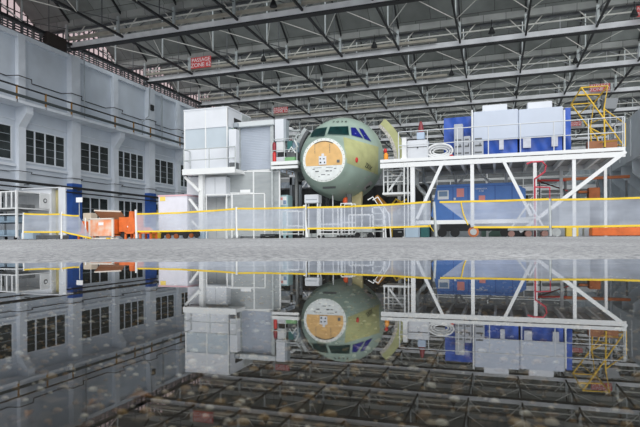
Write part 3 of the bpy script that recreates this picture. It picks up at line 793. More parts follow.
for (tt,x0,x1,zb),lst in ((m1,[(.58,.68,.3)]),(m2,[(.10,.28,.25),(.74,.88,.3)])):
    for (u0,u1,h) in lst:
        xx0=x0+(x1-x0)*u0; xx1=x0+(x1-x0)*u1
        MB().box(xx0,y+.0,zb-.42 if h else zb-.4,xx1,y+.05,zb-.03).build('label_sheet',mat('pale_sheet',(.55,.58,.66),.5,var=.1,scale=6),tt)
t=thing('tarp_covered_unit','narrow blue tarpaulin covered unit at the right end of the white hoods','covered unit',Vector((X(568,23),23,DZ)))
tarp(X(565.5,22.95),X(571.5,22.95),DZ+.01,Z(568,108,23),22.95,24.4,8).build('tarpaulin',blue_t,t,smooth=True)
# white tall posts before hoods
for px,lab in ((472.8,'thin white pole at the left edge of the glossy hoods'),(565,'thin white pole at the right edge of the glossy hoods')):
    x=X(px,22.35); o=MB().tube([(x,22.35,DZ),(x,22.35,Z(px,110,22.35))],.035).cyl((x,22.35,DZ+.02),.08,.04); tag(o.build('support_pole',tube_w),lab,'pole')
# cardboard boxes
for (a,c,py,lab) in ((588,603.5,141,'left cardboard box on the deck under the yellow stair'),(606,618,139.5,'right cardboard box on the deck under the yellow stair')):
    yy=23.2; tt=thing('cardboard_box',lab,'box',Vector((X(a,yy),yy,DZ)),'cardboard boxes on the platform')
    dk(a,c,py,yy,.45,cardb,'body','','',b=.008,parent=tt)
    xm=(X(a,yy)+X(c,yy))/2; MB().box(X(a,yy)-.003,yy+.2,DZ+.02,X(c,yy)+.003,yy+.25,Z((a+c)/2,py,yy)+.004).build('packing_tape',mat('brown_tape',(.25,.11,.05),.4),tt)
yy=22.9; p=at(597.5,141,y=yy)
# yellow mobile stair
yn,yf=22.45,23.35
t=thing('yellow_stair','yellow tubular maintenance stair with handrails standing on the right platform','stair',Vector((X(603,yn),yn,DZ)))
def yp(pts,y,r=.028,nm='side_frame'):
    MB().tube([at(px,py,y=y) for px,py in pts],r).build(nm,yellow,t)
def clampz(pts,y): return [(px,min(py, 148.0)) for px,py in pts]
yp([(582.2,87.6),(624.5,146.2)],yn,nm='stringer'); yp([(582.2,87.6),(608.7,85.8),(604.7,108.9),(605.5,147)],yn,nm='handrail')
yp([(604.7,108.9),(625.7,123.6),(625.6,146.5)],yn,nm='handrail')
yp([(571.9,104.5),(597.5,138)],yf,nm='stringer'); yp([(571.9,104.5),(594.8,102.9),(591,128),(592,146)],yf,nm='handrail')
yp([(578.8,95),(600.8,94.3)],yf,nm='crossbar'); yp([(591,128),(606,136)],yf,nm='crossbar'); yp([(597.5,138),(600,147)],yf,nm='stringer')
MB().tube([at(582.2,87.6,y=yn),at(571.9,104.5,y=yf)],.028).build('crossbar',yellow,t)
MB().tube([at(608.7,85.8,y=yn),at(594.8,102.9,y=yf)],.028).build('crossbar',yellow,t)
MB().tube([at(625.6,146.6,y=yn),at(619,145,y=yf),at(600,147,y=yf)],.028).build('base_rail',yellow,t)
for k in range(7):
    u=.12+.13*k; a=at(582.2+(624.5-582.2)*u,87.6+(146.2-87.6)*u,y=yn); c=at(571.9+(600-571.9)*u,104.5+(147-104.5)*u,y=yf)
    if k in(1,3,5,6): MB().tube([a,c],.018).build('tread',yellow,t)
# ---- scaffold steps at the left end under the deck
sx0,sx1=X(384,22.6),X(404,22.6)
t=thing('access_scaffold','small white hanging scaffold between the nose and the right platform','scaffold',Vector((sx0,22.6,1.9)))
zt=DZ-.14; zb=Z(390,192.5,22.6)
for x in (sx0,X(388,22.6),sx1):
    for y in (22.6,23.6): MB().tube([(x,y,zb),(x,y,zt)],.03).build('post',tube_w,t)
for zz in (Z(390,176,22.6),Z(390,182,22.6),Z(390,170,22.6)):
    MB().tube([(sx0,22.6,zz),(sx1,22.6,zz)],.025).build('rail',tube_w,t); MB().tube([(sx0,23.6,zz),(sx1,23.6,zz)],.025).build('rail',tube_w,t)
MB().box(sx0-.05,22.55,zb-.09,sx1+.25,23.65,zb).build('platform',tube_w,t)
MB().bar(at(389,191,y=22.7),at(403,172,y=22.7),.08).build('brace',tube_w,t)
# rods under the deck
for i,(px,lab) in enumerate(((404.5,'left of the two thin white rods under the platform end'),(408.3,'right of the two thin white rods under the platform end'))):
    x=X(px,21.75); o=MB().tube([(x,21.75,0),(x,21.75,DZ-.2)],.022).cyl((x,21.75,.02),.08,.04); tag(o.build('support_rod',tube_w),lab,'rod')
# grey duct
pts=[at(417,163,y=24),at(417,185,y=24),at(422,190,y=24),at(426,196,y=24),at(425,222,y=24)]
tag(MB().tube(pts,.11,10).build('air_duct',galv,smooth=True),'bent grey air duct behind the first platform columns','duct')
pts=[at(424,163,y=24.6),at(424,182,y=24.6),at(429,186,y=24.6),at(429,222,y=24.6)]
tag(MB().tube(pts,.07,10).build('air_duct',greyp,smooth=True),'thinner grey duct right of the bent air duct','duct')
# orange hoses/robot arm behind
pts=[at(376,197,y=24.8),at(386,207,y=24.8),at(392,211,y=24.9),at(399,205,y=24.9),at(402,202,y=24.9)]
t=thing('orange_boom','dark orange tubular arm under the platform beside the nose','arm',Vector((pts[0].x,24.8,0)))
MB().tube(pts,.16,10).build('arm',mat('amber',(.55,.24,.03),.5,var=.2,scale=6),t,smooth=True)
MB().tube([Vector((pts[0].x+.3,24.8,0)),Vector((pts[0].x+.3,24.8,pts[1].z))],.09).build('stand',steel_m,t)
# orange/red hose at arc foot on deck
p=at(386.5,154,y=23.2)
t=thing('orange_coverall','orange bundle hung on the railing beside the green ring segment','bundle',Vector((p.x,23.2,DZ)))
MB().lathe((p.x,23.2,DZ),[(.07,0),(.10,.12),(.10,.36),(.06,.46)],n=12).build('bundle',mat('bright_orange',(.85,.33,.03),.6),t,smooth=True)
MB().lathe((p.x-.03,23.2,DZ+.46),[(.04,0),(.08,.06),(.08,.13),(.04,.2)],n=12).build('cap',red,t,smooth=True)
# ---- blue casing under deck
by=24.2
x0,x1=X(431,by),X(526,by); z0=.62; z1=Z(480,183.5,by)
t=thing('blue_power_unit','long blue power unit cabinet on a dark undercarriage under the right platform','machine',Vector(((x0+x1)/2,by,0)))
m=MB(); pr=[(x0+.35,z0),(x0,z0+.35),(x0+.28,z1),(x1-.5,z1),(x1,z1-.30),(x1,z0)]
m.prism([Vector((a,by,c)) for a,c in pr],(0,1.3,0)).build('casing',blue_c,t)
def bface(px0,px1,py0,py1,m_,nm,off=.015): 
    return MB().box(X(px0,by),by-off,Z((px0+px1)/2,py1,by),X(px1,by),by,Z((px0+px1)/2,py0,by)).build(nm,m_,t)
f=bface(438,449,190.5,199.5,paper,'notice_sheet'); MB().box(X(439.3,by),by-.02,Z(443,196.5,by),X(447.7,by),by-.014,Z(443,191.5,by)).build('print',mat('print_blue',(.2,.3,.45),.6),f)
bface(457,464.3,188.5,197,pink,'notice_sheet'); bface(479,485.3,195.5,201.5,pink,'notice_sheet'); bface(454,456,197.8,199.8,paper,'sticker')
MB().box(x0+.3,by-.008,z1-.12,x1-.5,by,z1-.10).build('seam',blue_p,t)
for px in (453,468,495,512): MB().box(X(px,by),by-.008,z0+.05,X(px,by)+.025,by,z1-.12).build('seam',blue_p,t)
p=at(481.5,188.8,y=by); text('lettering','GENERATOR',.085,paper,t,facing((p.x,by-.01,p.z)))
text('lettering','A 320',.085,paper,t,facing((p.x,by-.01,p.z-.10)))
MB().box(x0+.4,by+.1,.28,x1-.1,by+1.2,z0).build('undercarriage',dark,t)
for px in (442,455,505,518):
    MB().cyl((X(px,by),by+.05,.2),.2,.14,'y',18).build('wheel',dark,t)
# under deck dolly and stands
t=thing('transport_dolly','white wheeled dolly with an A-frame beneath the platform near the red rails','dolly',Vector((X(525,21.2),21.2,0)))
xa,xb=X(508,21.2),X(549,21.2)
MB().box(xa,21.0,.24,xb,21.8,.32).build('deck',galv,t)
for x in (xa+.12,(xa+xb)/2,xb-.15): 
    MB().cyl((x,21.05,.115),.115,.08,'y',16).build('caster_wheel',mat('reddish_wheel',(.35,.2,.17),.5),t); MB().cyl((x,21.7,.115),.115,.08,'y',16).build('caster_wheel',MATS['reddish_wheel'],t)
MB().bar((xa+.1,21.1,.32),(xa+.75,21.1,1.25),.06).build('frame_bar',tube_w,t); MB().bar((xa+1.25,21.1,.32),(xa+.75,21.1,1.25),.06).build('frame_bar',tube_w,t)
MB().bar((xa+.35,21.1,.7),(xa+1.05,21.1,.7),.05).build('frame_bar',tube_w,t)
# red rails
t=thing('red_stair_rail','red tubular stair handrail curving up under the platform','handrail',Vector((X(536,21.7),21.7,0)))
pts=[at(535,232,y=21.7),at(535,187,y=21.7),at(535,179,y=21.7),at(545,172,y=21.7),at(546.5,166,y=21.7),at(543,161.5,y=21.7),at(532,162,y=21.7),at(527,164,y=21.7)]
pts[0].z=0
MB().tube(pts,.035,8).build('handrail',mat('crimson_tube',(.50,.05,.08),.45),t,smooth=True)
MB().tube([at(535,187,y=21.7),at(550,187.5,y=21.7),Vector((X(550,21.7),21.7,0))],.03,8).build('handrail',MATS['crimson_tube'],t)
t=thing('red_rack','red slatted rack frame hanging behind the red handrail','rack',Vector((X(550,26),26,0)))
for k in range(5):
    MB().bar(at(538+k*3,181+k*1.0,y=27),at(556+k*3,187+k*1.0,y=27),.05).build('slat',red,t)
MB().bar(at(537,180.5,y=27),at(566,180.5,y=27),.08).build('beam',red,t)
for px in (540,565): MB().tube([Vector((X(px,27),27,0)),at(px,181,y=27)],.03).build('leg',steel_m,t)
# orange beam, brown box, tall orange base
t=thing('orange_gantry_beam','long brown-orange beam on posts behind the right platform','beam',Vector((X(600,29),29,0)))
MB().bar(at(563,179.5,y=29),at(630,176.5,y=29),.14).build('beam',orange_b,t)
for px in (566,598,627): a=at(px,179,y=29); MB().tube([Vector((a.x,29.05,0)),Vector((a.x,29.05,a.z-.06))],.05).build('leg',steel_m,t)
t=thing('brown_crate','brown-orange crate with a narrow side frame behind the barrier net at right','crate',Vector((X(594,28),28,0)))
MB().bbox(X(589,28),28,Z(595,199,28),X(600.5,28),28.6,Z(595,187.5,28)).build('body',orange_b,t)
MB().bbox(X(579,28),28.1,Z(582,193,28),X(588.5,28),28.4,Z(582,190.5,28)).build('side_frame',orange_b,t)
MB().bbox(X(582,28),28.05,0,X(600,28),28.55,Z(595,199,28)).build('stand',darkb,t)
o=MB().bbox(X(592,21.9),21.9,.02,X(592,21.9)+3.4,22.6,Z(610,227.5,21.9)); tag(o.build('orange_sill_beam',orange),'long low bright orange beam on the floor at the right edge','beam')
o=MB().bbox(X(559,23.8),23.8,0,X(590,23.8),24.5,Z(575,201,23.8)); tag(o.build('grey_cabinet',greyp),'grey low cabinet under the right end of the work platform','cabinet')
# clutter on ground near px 560-585
for i,(px,py,w_,m_,nm,lab,cat) in enumerate([(556,233,.5,galv,'cable_drum','small grey cable drum on the floor left of the platform end','drum'),(566,231,.45,pig,'yellow_case','small yellow case on the floor beneath the platform end','case'),(584,232,.6,greyp,'grey_case','flat grey case on the floor right of the yellow case','case')]):
    x=X(px,22.9); h=Z(px,py-4,22.9)
    if nm=='cable_drum':
        tt=thing(nm,lab,cat,Vector((x,22.9,0))); MB().cyl((x,22.9,.17),.12,.3,'y').build('cable',dark,tt)
        for s in(-1,1): MB().cyl((x,22.9+.17*s,.17),.17,.04,'y').build('flange',m_,tt)
    else: tag(MB().bbox(x,22.9,0,x+w_,23.3,h).build(nm,m_),lab,cat)
# ================================================================== RIGHT JIG WALL
jx=6.3
t=thing('jig_wall','tall blue-grey steel docking structure with fins along the right side','docking structure',Vector((jx+.5,40,0)))
jm=mat('jig_paint',(.66,.72,.77),.6,var=.08,scale=.8)
MB().box(jx,26,3.7,jx+1.6,75,5.85).build('upper_panel',jm,t)
MB().box(jx+.9,26,0,jx+1.6,75,3.7).build('lower_panel',mat('jig_paint_light',(.70,.75,.80),.6,var=.08,scale=.8),t)
for k in range(20):
    y=27+k*2.4
    MB().prism([(jx+.05,y,3.7),(jx+.05,y,3.1),(jx+.9,y,2.3),(jx+.9,y,3.7)],(0,.12,0)).build('fin',jm,t)
    MB().box(jx-.05,y,3.9,jx,y+.1,5.7).build('rib',mat('jig_rib',(.66,.70,.73),.6),t)
MB().bar((jx+.3,24.5,1.75),(jx+.3,75,1.75),.12).build('rail',steel_d,t)
for k in range(12): MB().bar((jx+.3,26+4*k,0),(jx+.3,26+4*k,1.75),.08).build('rail_post',steel_m,t)
# grey hood seen behind yellow stair
p=at(611,105,y=30.2)
t=thing('lamp_hood','grey curved hood on a pole behind the yellow stair','hood',Vector((p.x,30.3,0)))
o=MB().prism([at(604.5,106,y=30),at(607,108.5,y=30),at(617,108.5,y=30),at(619.5,98,y=30),at(606,98,y=30)],(0,.7,0)).build('hood',mat('mid_grey',(.30,.32,.34),.6),t)
MB().tube([(p.x,30.3,0),(p.x,30.3,p.z-.3)],.06).build('pole',greyp,t)
# ================================================================== BACKGROUND DOCKS (between columns)
def far_dock(x0,x1,y,z,lab,m1_):
    t=thing('far_work_dock',lab,'platform',Vector(((x0+x1)/2,y,0)),'distant work platforms')
    MB().box(x0,y,z-.25,x1,y+2.5,z).build('deck',white,t)
    n=max(2,int((x1-x0)/2.5))
    for i in range(n+1):
        x=x0+(x1-x0)*i/n; MB().box(x-.07,y,0,x+.07,y+.14,z-.25).build('column',white,t); MB().tube([(x,y,z),(x,y,z+1.1)],.03).build('post',tube_w,t)
        if i<n: MB().bar((x,y+.1,.2),(x0+(x1-x0)*(i+1)/n,y+.1,z-.3),.07).build('brace',tube_w,t)
    for h in (.55,1.1): MB().tube([(x0,y,z+h),(x1,y,z+h)],.03).build('rail',tube_w,t)
    return t
far_dock(-3.5,5.5,34,3.0,'white work dock behind the blue power unit under the platform',white)
far_dock(-6.5,5.0,46,3.6,'second white work dock farther back behind the right platform',white)
far_dock(-16,-9.6,36,4.6,'white work dock behind the machinery left of the nose',white)
for i,(x,y,w_,h,m_,lab) in enumerate([(-2.5,31,1.6,1.9,greyp,'grey storage cabinet behind the blue power unit at left'),(.3,31.5,1.4,2.3,darkb,'dark curtain box behind the blue power unit'),(2.6,30.5,1.8,2.0,greyp,'grey storage cabinet left of the brown crate'),(-1.0,40,3,2.6,mat('dull_green',(.12,.2,.17),.6,var=.1),'dull green container deep under the right platform'),(3.2,41,2.2,2.5,steel_m,'dark grey container deep behind the brown crate')]):
    tt=thing('storage_cabinet',lab,'cabinet',Vector((x+w_/2,y,0)),'cabinets at the back of the hangar')
    MB().bbox(x,y,0,x+w_,y+1,h).build('body',m_,tt)
    for s in (0,1): MB().box(x+.06+s*(w_/2),y-.02,.1,x+w_/2-.03+s*(w_/2),y,h-.1).build('door',m_,tt)
# dark curtain added in place of the shade behind the nose
t=thing('shade_curtain','dark curtain added in place of the shade under the dock behind the nose section','partition',Vector((-9,30,0)))
def wavy(u,v): x=-15+11.6*u; return Vector((x,30+.08*math.sin(x*9),2.95*v))
MB().grid(wavy,120,2).build('curtain',darkb,t)
MB().tube([(-15,30,3.0),(-3.4,30,3.0)],.05).build('curtain_rail',steel_m,t)
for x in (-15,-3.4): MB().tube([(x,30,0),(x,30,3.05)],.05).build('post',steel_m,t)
# ================================================================== LEFT DOCK
# control cabin and its platform
cy=21.9; cx0,cx1=X(184.8,cy),X(228.3,cy); zt=Z(206,109.5,cy); zf=Z(206,174,21.4)
t=thing('cabin_platform','white raised platform on a braced column carrying the control cabin','platform',Vector((cx0,21.3,0)))
px0,px1=X(183.5,21.3),X(236,21.3)
MB().box(px0,21.3,zf,px1,22.35,zf+.16).build('deck',tube_w,t); MB().box(px0,22.35,zf,cx1+.02,24.6,zf+.16).build('deck',tube_w,t)
MB().box(px0,21.22,zf-.02,px1,21.32,zf+.24).build('fascia',tube_w,t)
xc=X(202,21.6); MB().box(xc-.11,21.5,0,xc+.11,21.72,zf).build('column',tube_w,t)
xc2=X(202,24.2); MB().box(xc-.11,24.1,0,xc+.11,24.3,zf).build('column',tube_w,t); MB().box(cx1-.2,24.1,0,cx1-.05,24.3,zf).build('column',tube_w,t)
MB().bar(at(185.5,177,y=21.5),at(200,191.5,y=21.5),.12).build('brace',tube_w,t)
MB().bar(at(190,199,y=21.6),at(200,212,y=21.6),.10).build('brace',tube_w,t)
MB().bar(at(192,221,y=21.6),at(200,229,y=21.6),.08).build('brace',tube_w,t)
MB().bbox(xc-.16,21.4,0,xc+.2,21.85,.32).build('foot',mat('pale_blue_block',(.35,.45,.55),.6),t)
railing('platform_railing','white railing around the front of the control cabin platform',[(px0+.03,21.85),(px0+.03,21.33),(px1-.03,21.33)],zf+.16,Z(206,148.5,21.33)-zf-.16,galv,step=1.45,r=.024)
t=thing('control_cabin','white glazed control cabin standing on the left raised platform','cabin',Vector(((cx0+cx1)/2,cy,zf+.16)))
zb=zf+.16; zg0=Z(206,149,cy); zg1=Z(206,128,cy); cyb=24.3
MB().box(cx0,cy,zb,cx1,cyb,zg0).build('lower_wall',white2,t)
MB().box(cx0,cy,zg1,cx1,cyb,zt).build('upper_wall',white2,t)
MB().box(cx0+.04,cy+.03,zg0,cx1-.04,cy+.06,zg1).build('front_window',glassl,t)
MB().box(cx0+.03,cy+.06,zg0,cx0+.06,cyb-.05,zg1).build('side_window',glassl,t)
MB().box(cx1-.06,cy+.06,zg0,cx1-.03,cy+.6,zg1).build('side_window',glassl,t)
MB().box(cx0+.04,cyb-.06,zg0,cx1-.04,cyb-.03,zg1).build('back_wall',white2,t)
for x in (cx0,(cx0+cx1)/2-.03,cx1-.06): MB().box(x,cy-.02,zb,x+.06,cy+.05,zt+.02).build('frame_post',tube_w,t)
MB().box(cx0-.02,cy-.02,zt,cx1+.02,cyb,zt+.06).build('roof',white2,t)
MB().box(cx1-.02,cy+.62,zb+.05,cx1+.02,cy+1.35,zt-.35).build('door',steel_d,t)
MB().box(cx1,cy+1.4,zb,cx1+.04,cyb,zt).build('side_panel',galv,t)
o=MB().lathe((X(223,22.2),22.25,zb),[(.16,0),(.16,.0)],n=8) # chair seen through glass replaced by cabinet below
p=at(226.5,137,y=22.5)
t=thing('hanging_jacket','blue and green jacket hung at the right corner of the control cabin','jacket',Vector((cx1+.12,22.2,p.z-.5)))
MB().lathe((cx1+.11,22.25,p.z-.55),[(.05,0),(.10,.1),(.10,.35),(.07,.5)],n=10).build('body',mat('jacket_blue',(.03,.25,.6),.7),t,smooth=True)
MB().lathe((cx1+.11,22.25,p.z-.05),[(.07,0),(.09,.15),(.06,.35)],n=10).build('hood',mat('jacket_green',(.15,.35,.15),.7),t,smooth=True)
# white cabinets hanging below
def cab(px0,px1,py0,py1,y,dep,m_,name,lab,cat,seams=1,base=False):
    x0,x1=X(px0,y),X(px1,y); zb_=0 if base else Z((px0+px1)/2,py1,y); zt_=Z((px0+px1)/2,py0,y)
    t=thing(name,lab,cat,Vector(((x0+x1)/2,y,zb_)))
    MB().bbox(x0,y,zb_,x1,y+dep,zt_,b=.015).build('body',m_,t)
    for k in range(seams):
        xm=x0+(x1-x0)*(k+1)/(seams+1); MB().box(xm-.008,y-.006,zb_+.04,xm+.008,y,zt_-.04).build('seam',greyp,t)
    return t
cab(187,200.5,177,195,21.9,.6,white2,'wall_cabinet','white cabinet hung under the cabin platform left of its column','cabinet',0)
cab(204.8,226,177,196,21.75,.5,white2,'wall_cabinet','white two-door cabinet hung under the cabin platform right of its column','cabinet',1)
cab(205,240,197,238,22.7,.4,mat('pale_partition',(.58,.61,.63),.6,var=.08),'grey_partition','grey panel wall standing under the white two-door cabinet','partition',2,True)
cab(240.5,275.5,176,238,23.1,.3,MATS['pale_partition'],'grey_partition','pale panel wall behind the wire mesh cage','partition',3,True)
# mesh cage
t=thing('mesh_cage','light wire mesh safety cage under the roller shutter','cage',Vector((X(252,22.2),22.2,0)))
yy=22.2
for px,pt in ((226.5,171),(232,193),(254,171),(265,194),(280,171)):
    x=X(px,yy); MB().box(x-.03,yy-.03,0,x+.03,yy+.03,Z(px,pt,yy)).build('post',tube_w,t)
for (a,c,py) in ((226.5,280,171.5),(226.5,254,193)): MB().bar(at(a,py,y=yy),at(c,py,y=yy),.05).build('rail',tube_w,t)
for (a,c,pt,pb) in ((227,254,172,236),(254,280,172,236)):
    MB().box(X(a,yy)+.02,yy-.008,.1,X(c,yy)-.02,yy+.008,Z(a,pt,yy)).build('mesh_panel',mesh_g,t)
MB().box(X(241,yy),yy-.06,Z(245,193,yy),X(251,yy),yy-.03,Z(245,189.8,yy)).build('notice_plate',paper,t)
y2=21.0
t=thing('gate_frame','thin white tubular gate frame standing in front of the wire mesh cage','gate',Vector((X(234,y2),y2,0)))
MB().tube([Vector((X(206,y2),y2,Z(206,195,y2))),Vector((X(265,y2),y2,Z(265,193.5,y2)))],.025).build('top_rail',tube_w,t)
for px in (206.5,227,232.5,264.8): x=X(px,y2); MB().tube([(x,y2,0),(x,y2,Z(px,194.3,y2))],.025).build('post',tube_w,t)
# roller shutter deck
yy=22.7; xa,xb=X(237.5,yy),X(274,yy); zd=Z(255,170.5,22.6)
t=thing('shutter_platform','white raised deck carrying the grey roller shutter','platform',Vector(((xa+xb)/2,22.6,0)))
xe=X(298,21.9)
MB().box(px1+.02,22.4,zd-.12,X(270,22.4),24.85,zd).build('deck',tube_w,t)
for px in (238,273): x=X(px,24.6); MB().box(x-.07,24.6,0,x+.07,24.74,zd-.12).build('column',tube_w,t)
t=thing('roller_shutter','large grey roller shutter in a pale frame left of the nose','roller shutter',Vector(((xa+xb)/2,yy,zd)))
zr=Z(255,121.5,yy)
MB().box(xa,yy,zd,xa+.16,yy+.3,zr).build('jamb',galv,t); MB().box(xb-.16,yy,zd,xb,yy+.3,zr).build('jamb',galv,t)
MB().bbox(xa-.05,yy-.12,zr-.24,xb+.05,yy+.35,zr).build('roller_box',mat('pale_galv',(.58,.62,.64),.5),t)
rm=MB(); n=26; z0_=zd; z1_=zr-.26
vs=[];
for i in range(n*2+1):
    z_=z0_+(z1_-z0_)*i/(n*2); o_=.006 if i%2 else 0
    vs += [Vector((xa+.16,yy+.12+o_,z_)),Vector((xb-.16,yy+.12+o_,z_))]
rm.add(vs,[(2*i,2*i+1,2*i+3,2*i+2) for i in range(n*2)]); rm.build('slat_curtain',rollerm,t)
MB().box(xa+.16,yy+.08,zd,xb-.16,yy+.16,zd+.08).build('bottom_bar',greyp,t)
p=at(237.5,126,y=yy-.1); MB().bbox(p.x-.1,yy-.3,p.z-.1,p.x+.12,yy-.12,p.z+.12).build('motor',greyp,t)
x0,x1=X(229,21.45),X(236.5,21.45); o=MB().bbox(x0,21.45,zf+.16+.3,x1,21.8,Z(233,129,21.45)); 
t=thing('electrical_cabinet','tall white electrical cabinet between the control cabin and the roller shutter','cabinet',Vector((x0,21.45,zf+.16)))
o.build('body',white2,t); MB().box(x0+.03,21.47,zf+.16,x1-.03,21.78,zf+.47).build('plinth',steel_m,t); MB().box(x0+.02,21.44,zf+1.2,x1-.02,21.45,zf+1.21).build('seam',greyp,t)
# nose dock
yy=21.9; xa=X(271.5,yy); zt_=Z(285,161,yy); zb_=Z(285,168.5,yy)
t=thing('nose_dock','short white dock platform touching the left side of the nose','platform',Vector((xa,yy,0)))
MB().box(xa,yy,zb_+.18,xe,yy+.12,zt_).build('fascia',tube_w,t); MB().box(xa,yy,zb_,xe,yy+.1,zb_+.12).build('fascia',tube_w,t)
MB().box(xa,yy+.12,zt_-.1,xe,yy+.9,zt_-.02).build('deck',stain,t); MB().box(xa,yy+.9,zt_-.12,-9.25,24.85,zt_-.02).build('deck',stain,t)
for px in (273,): x=X(px,yy+.2); MB().box(x-.04,yy+.12,0,x+.04,yy+.2,zt_-.1).build('column',galv,t)
x=X(283,24.6); MB().box(-9.5,24.7,0,-9.38,24.82,zt_-.12).build('column',tube_w,t)
railing('platform_railing','thin grey railing on the nose dock left of the fuselage',[(xa+.03,yy+.05),(X(297,yy),yy+.05)],zt_,Z(285,138.5,yy)-zt_,galv,step=.62,r=.018,mids=(.5,))
# tower boxes
yy=22.7; x0,x1=X(275.3,yy),X(284,yy)
t=thing('white_tower_box','tall narrow white box standing on the nose dock left of the fuselage','cabinet',Vector((x0,yy,zt_)))
MB().bbox(x0,yy,Z(280,141,yy),x1,yy+.5,Z(280,119,yy)).build('upper_box',white2,t)
MB().bbox(x0+.05,yy+.05,Z(280,152,yy),x1-.03,yy+.45,Z(280,141,yy)).build('lower_box',white,t)
MB().bbox(x0,yy,zt_,x1+.1,yy+.5,Z(280,157,yy)).build('base_box',white2,t)
MB().bbox(x0+.1,yy+.08,Z(280,157,yy),x1,yy+.4,Z(280,152,yy)).build('neck',dark,t)
MB().box(x1,yy+.02,Z(280,141,yy),x1+.12,yy+.4,Z(280,119.5,yy)).build('side_duct',greyp,t)
yy=22.1; x=X(274.8,yy)
t=thing('fire_extinguisher','red extinguisher pair mounted on the nose dock railing','fire extinguisher',Vector((x,yy,zt_)))
MB().lathe((x,yy,zt_+.03),[(.03,-.03),(.09,0),(.09,.38),(.03,.46)],n=14).build('cylinder',red,t,smooth=True)
MB().lathe((x,yy,zt_+.5),[(.03,-.02),(.09,0),(.09,.30),(.04,.40)],n=14).build('cylinder',mat('deep_red',(.25,.015,.03),.4),t,smooth=True)
MB().box(x-.02,yy-.01,zt_,x+.02,yy+.1,zt_+.9).build('bracket',steel_d,t)
x0,x1=X(284.5,22.2),X(295.5,22.2); tag(MB().bbox(x0,22.15,zt_,x1,22.5,Z(290,157.2,22.2)).build('green_case',greenb),'long green case lying on the nose dock','case')
t=thing('drilling_machine','dark teal and silver machine on the nose dock beside the fuselage','machine',Vector((X(291,23),23,zt_)))
MB().bbox(X(287.5,23),22.9,zt_,X(296.5,23),23.5,Z(291,152,23)).build('base',steel_m,t)
MB().bbox(X(288,23),22.95,Z(291,150,23),X(293,23),23.4,Z(291,141,23)).build('housing',teal,t)
MB().tube([at(292,152,y=22.95),at(298,147,y=22.95),at(295,140,y=22.95),at(299,133,y=22.95)],.06).build('arm',galv,t,smooth=True)
MB().bbox(X(293.5,23.1),23.0,Z(295,152,23),X(298.5,23.1),23.3,Z(295,142,23)).build('motor',bluegrey,t)
MB().tube([at(289,152,y=22.88),at(292,147,y=22.88),at(296,153,y=22.88)],.035).build('hose',tube_w,t)
t=thing('overhead_arm','silver pipe gantry above the nose dock machine','gantry',Vector((X(288,23.8),23.8,zt_)))
x=X(288,23.8); MB().tube([(x,23.8,zt_),(x,23.8,Z(288,131,23.8))],.05).build('post',galv,t)
for py in (131,135.5): MB().tube([Vector((x,23.8,Z(288,py,23.8))),at(301,py-.5,y=23.8)],.05).build('arm',galv,t)
MB().bbox(X(283,23.7),23.7,Z(285,130.5,23.7),X(292,23.7),24.0,Z(285,127.5,23.7)).build('head',white,t)
# beneath the nose dock
t=thing('hanging_cylinder','white cylinder hanging under the nose dock','cylinder',Vector((X(278.8,22.4),22.4,Z(278,180,22.4))))
p=at(278.8,180,y=22.4); MB().cyl((p.x,22.4,p.z+.22),.07,.5).build('body',tube_w,t); MB().tube([(p.x,22.4,p.z+.45),(p.x,22.4,zt_-.1)],.02).build('strap',steel_m,t)
yy=22.6
t=thing('poster_box','pale blue box with a coloured poster below the nose dock','cabinet',Vector((X(282,yy),yy,0)))
MB().bbox(X(277,yy),yy,0,X(288,yy),yy+.6,Z(282,195,yy)).build('body',mat('light_teal',(.35,.52,.56),.6),t)
f=MB().box(X(278.5,yy),yy-.012,Z(282,205,yy),X(286.8,yy),yy,Z(282,196.5,yy)).build('poster',paper,t)
MB().box(X(279,yy),yy-.018,Z(282,200,yy),X(283,yy),yy-.012,Z(282,197.5,yy)).build('print',pink,f); MB().box(X(283.5,yy),yy-.018,Z(282,204.5,yy),X(286.5,yy),yy-.012,Z(282,200.5,yy)).build('print',mat('print_blue',(.2,.3,.45),.6),f)
yy=27.5
t=thing('steel_cabin_door','grey door frame with dark opening under the dock left of the nose','door frame',Vector((X(295,yy),yy,0)))
MB().box(X(290,yy),yy,0,X(292.3,yy),yy+.2,Z(295,177,yy)).build('jamb',greyp,t); MB().box(X(299,yy),yy,0,X(301,yy),yy+.2,Z(295,177,yy)).build('jamb',greyp,t)
MB().box(X(290,yy),yy,Z(295,185,yy),X(301,yy),yy+.2,Z(295,177,yy)).build('lintel',greyp,t); MB().box(X(292.3,yy),yy+.05,1.1,X(299,yy),yy+.1,Z(295,185,yy)).build('leaf',steel_m,t)
MB().box(X(293.5,yy),yy+.03,1.4,X(297.8,yy),yy+.05,2.1).build('pane',glassd,t)
yy=22.2
t=thing('white_console','white console box on legs in front of the nose','console',Vector((X(311,yy),yy,0)))
MB().bbox(X(304.5,yy),yy,Z(311,203,yy),X(318.5,yy),yy+.5,Z(311,194.5,yy)).build('body',white2,t)
for px in (305.5,317.3): 
    for dy in (.05,.42): x=X(px,yy); MB().box(x-.03,yy+dy,0,x+.03,yy+dy+.05,Z(311,203,yy)).build('leg',tube_w,t)
MB().box(X(306,yy),yy-.01,Z(311,200,yy),X(317,yy),yy,Z(311,199.3,yy)).build('seam',greyp,t)
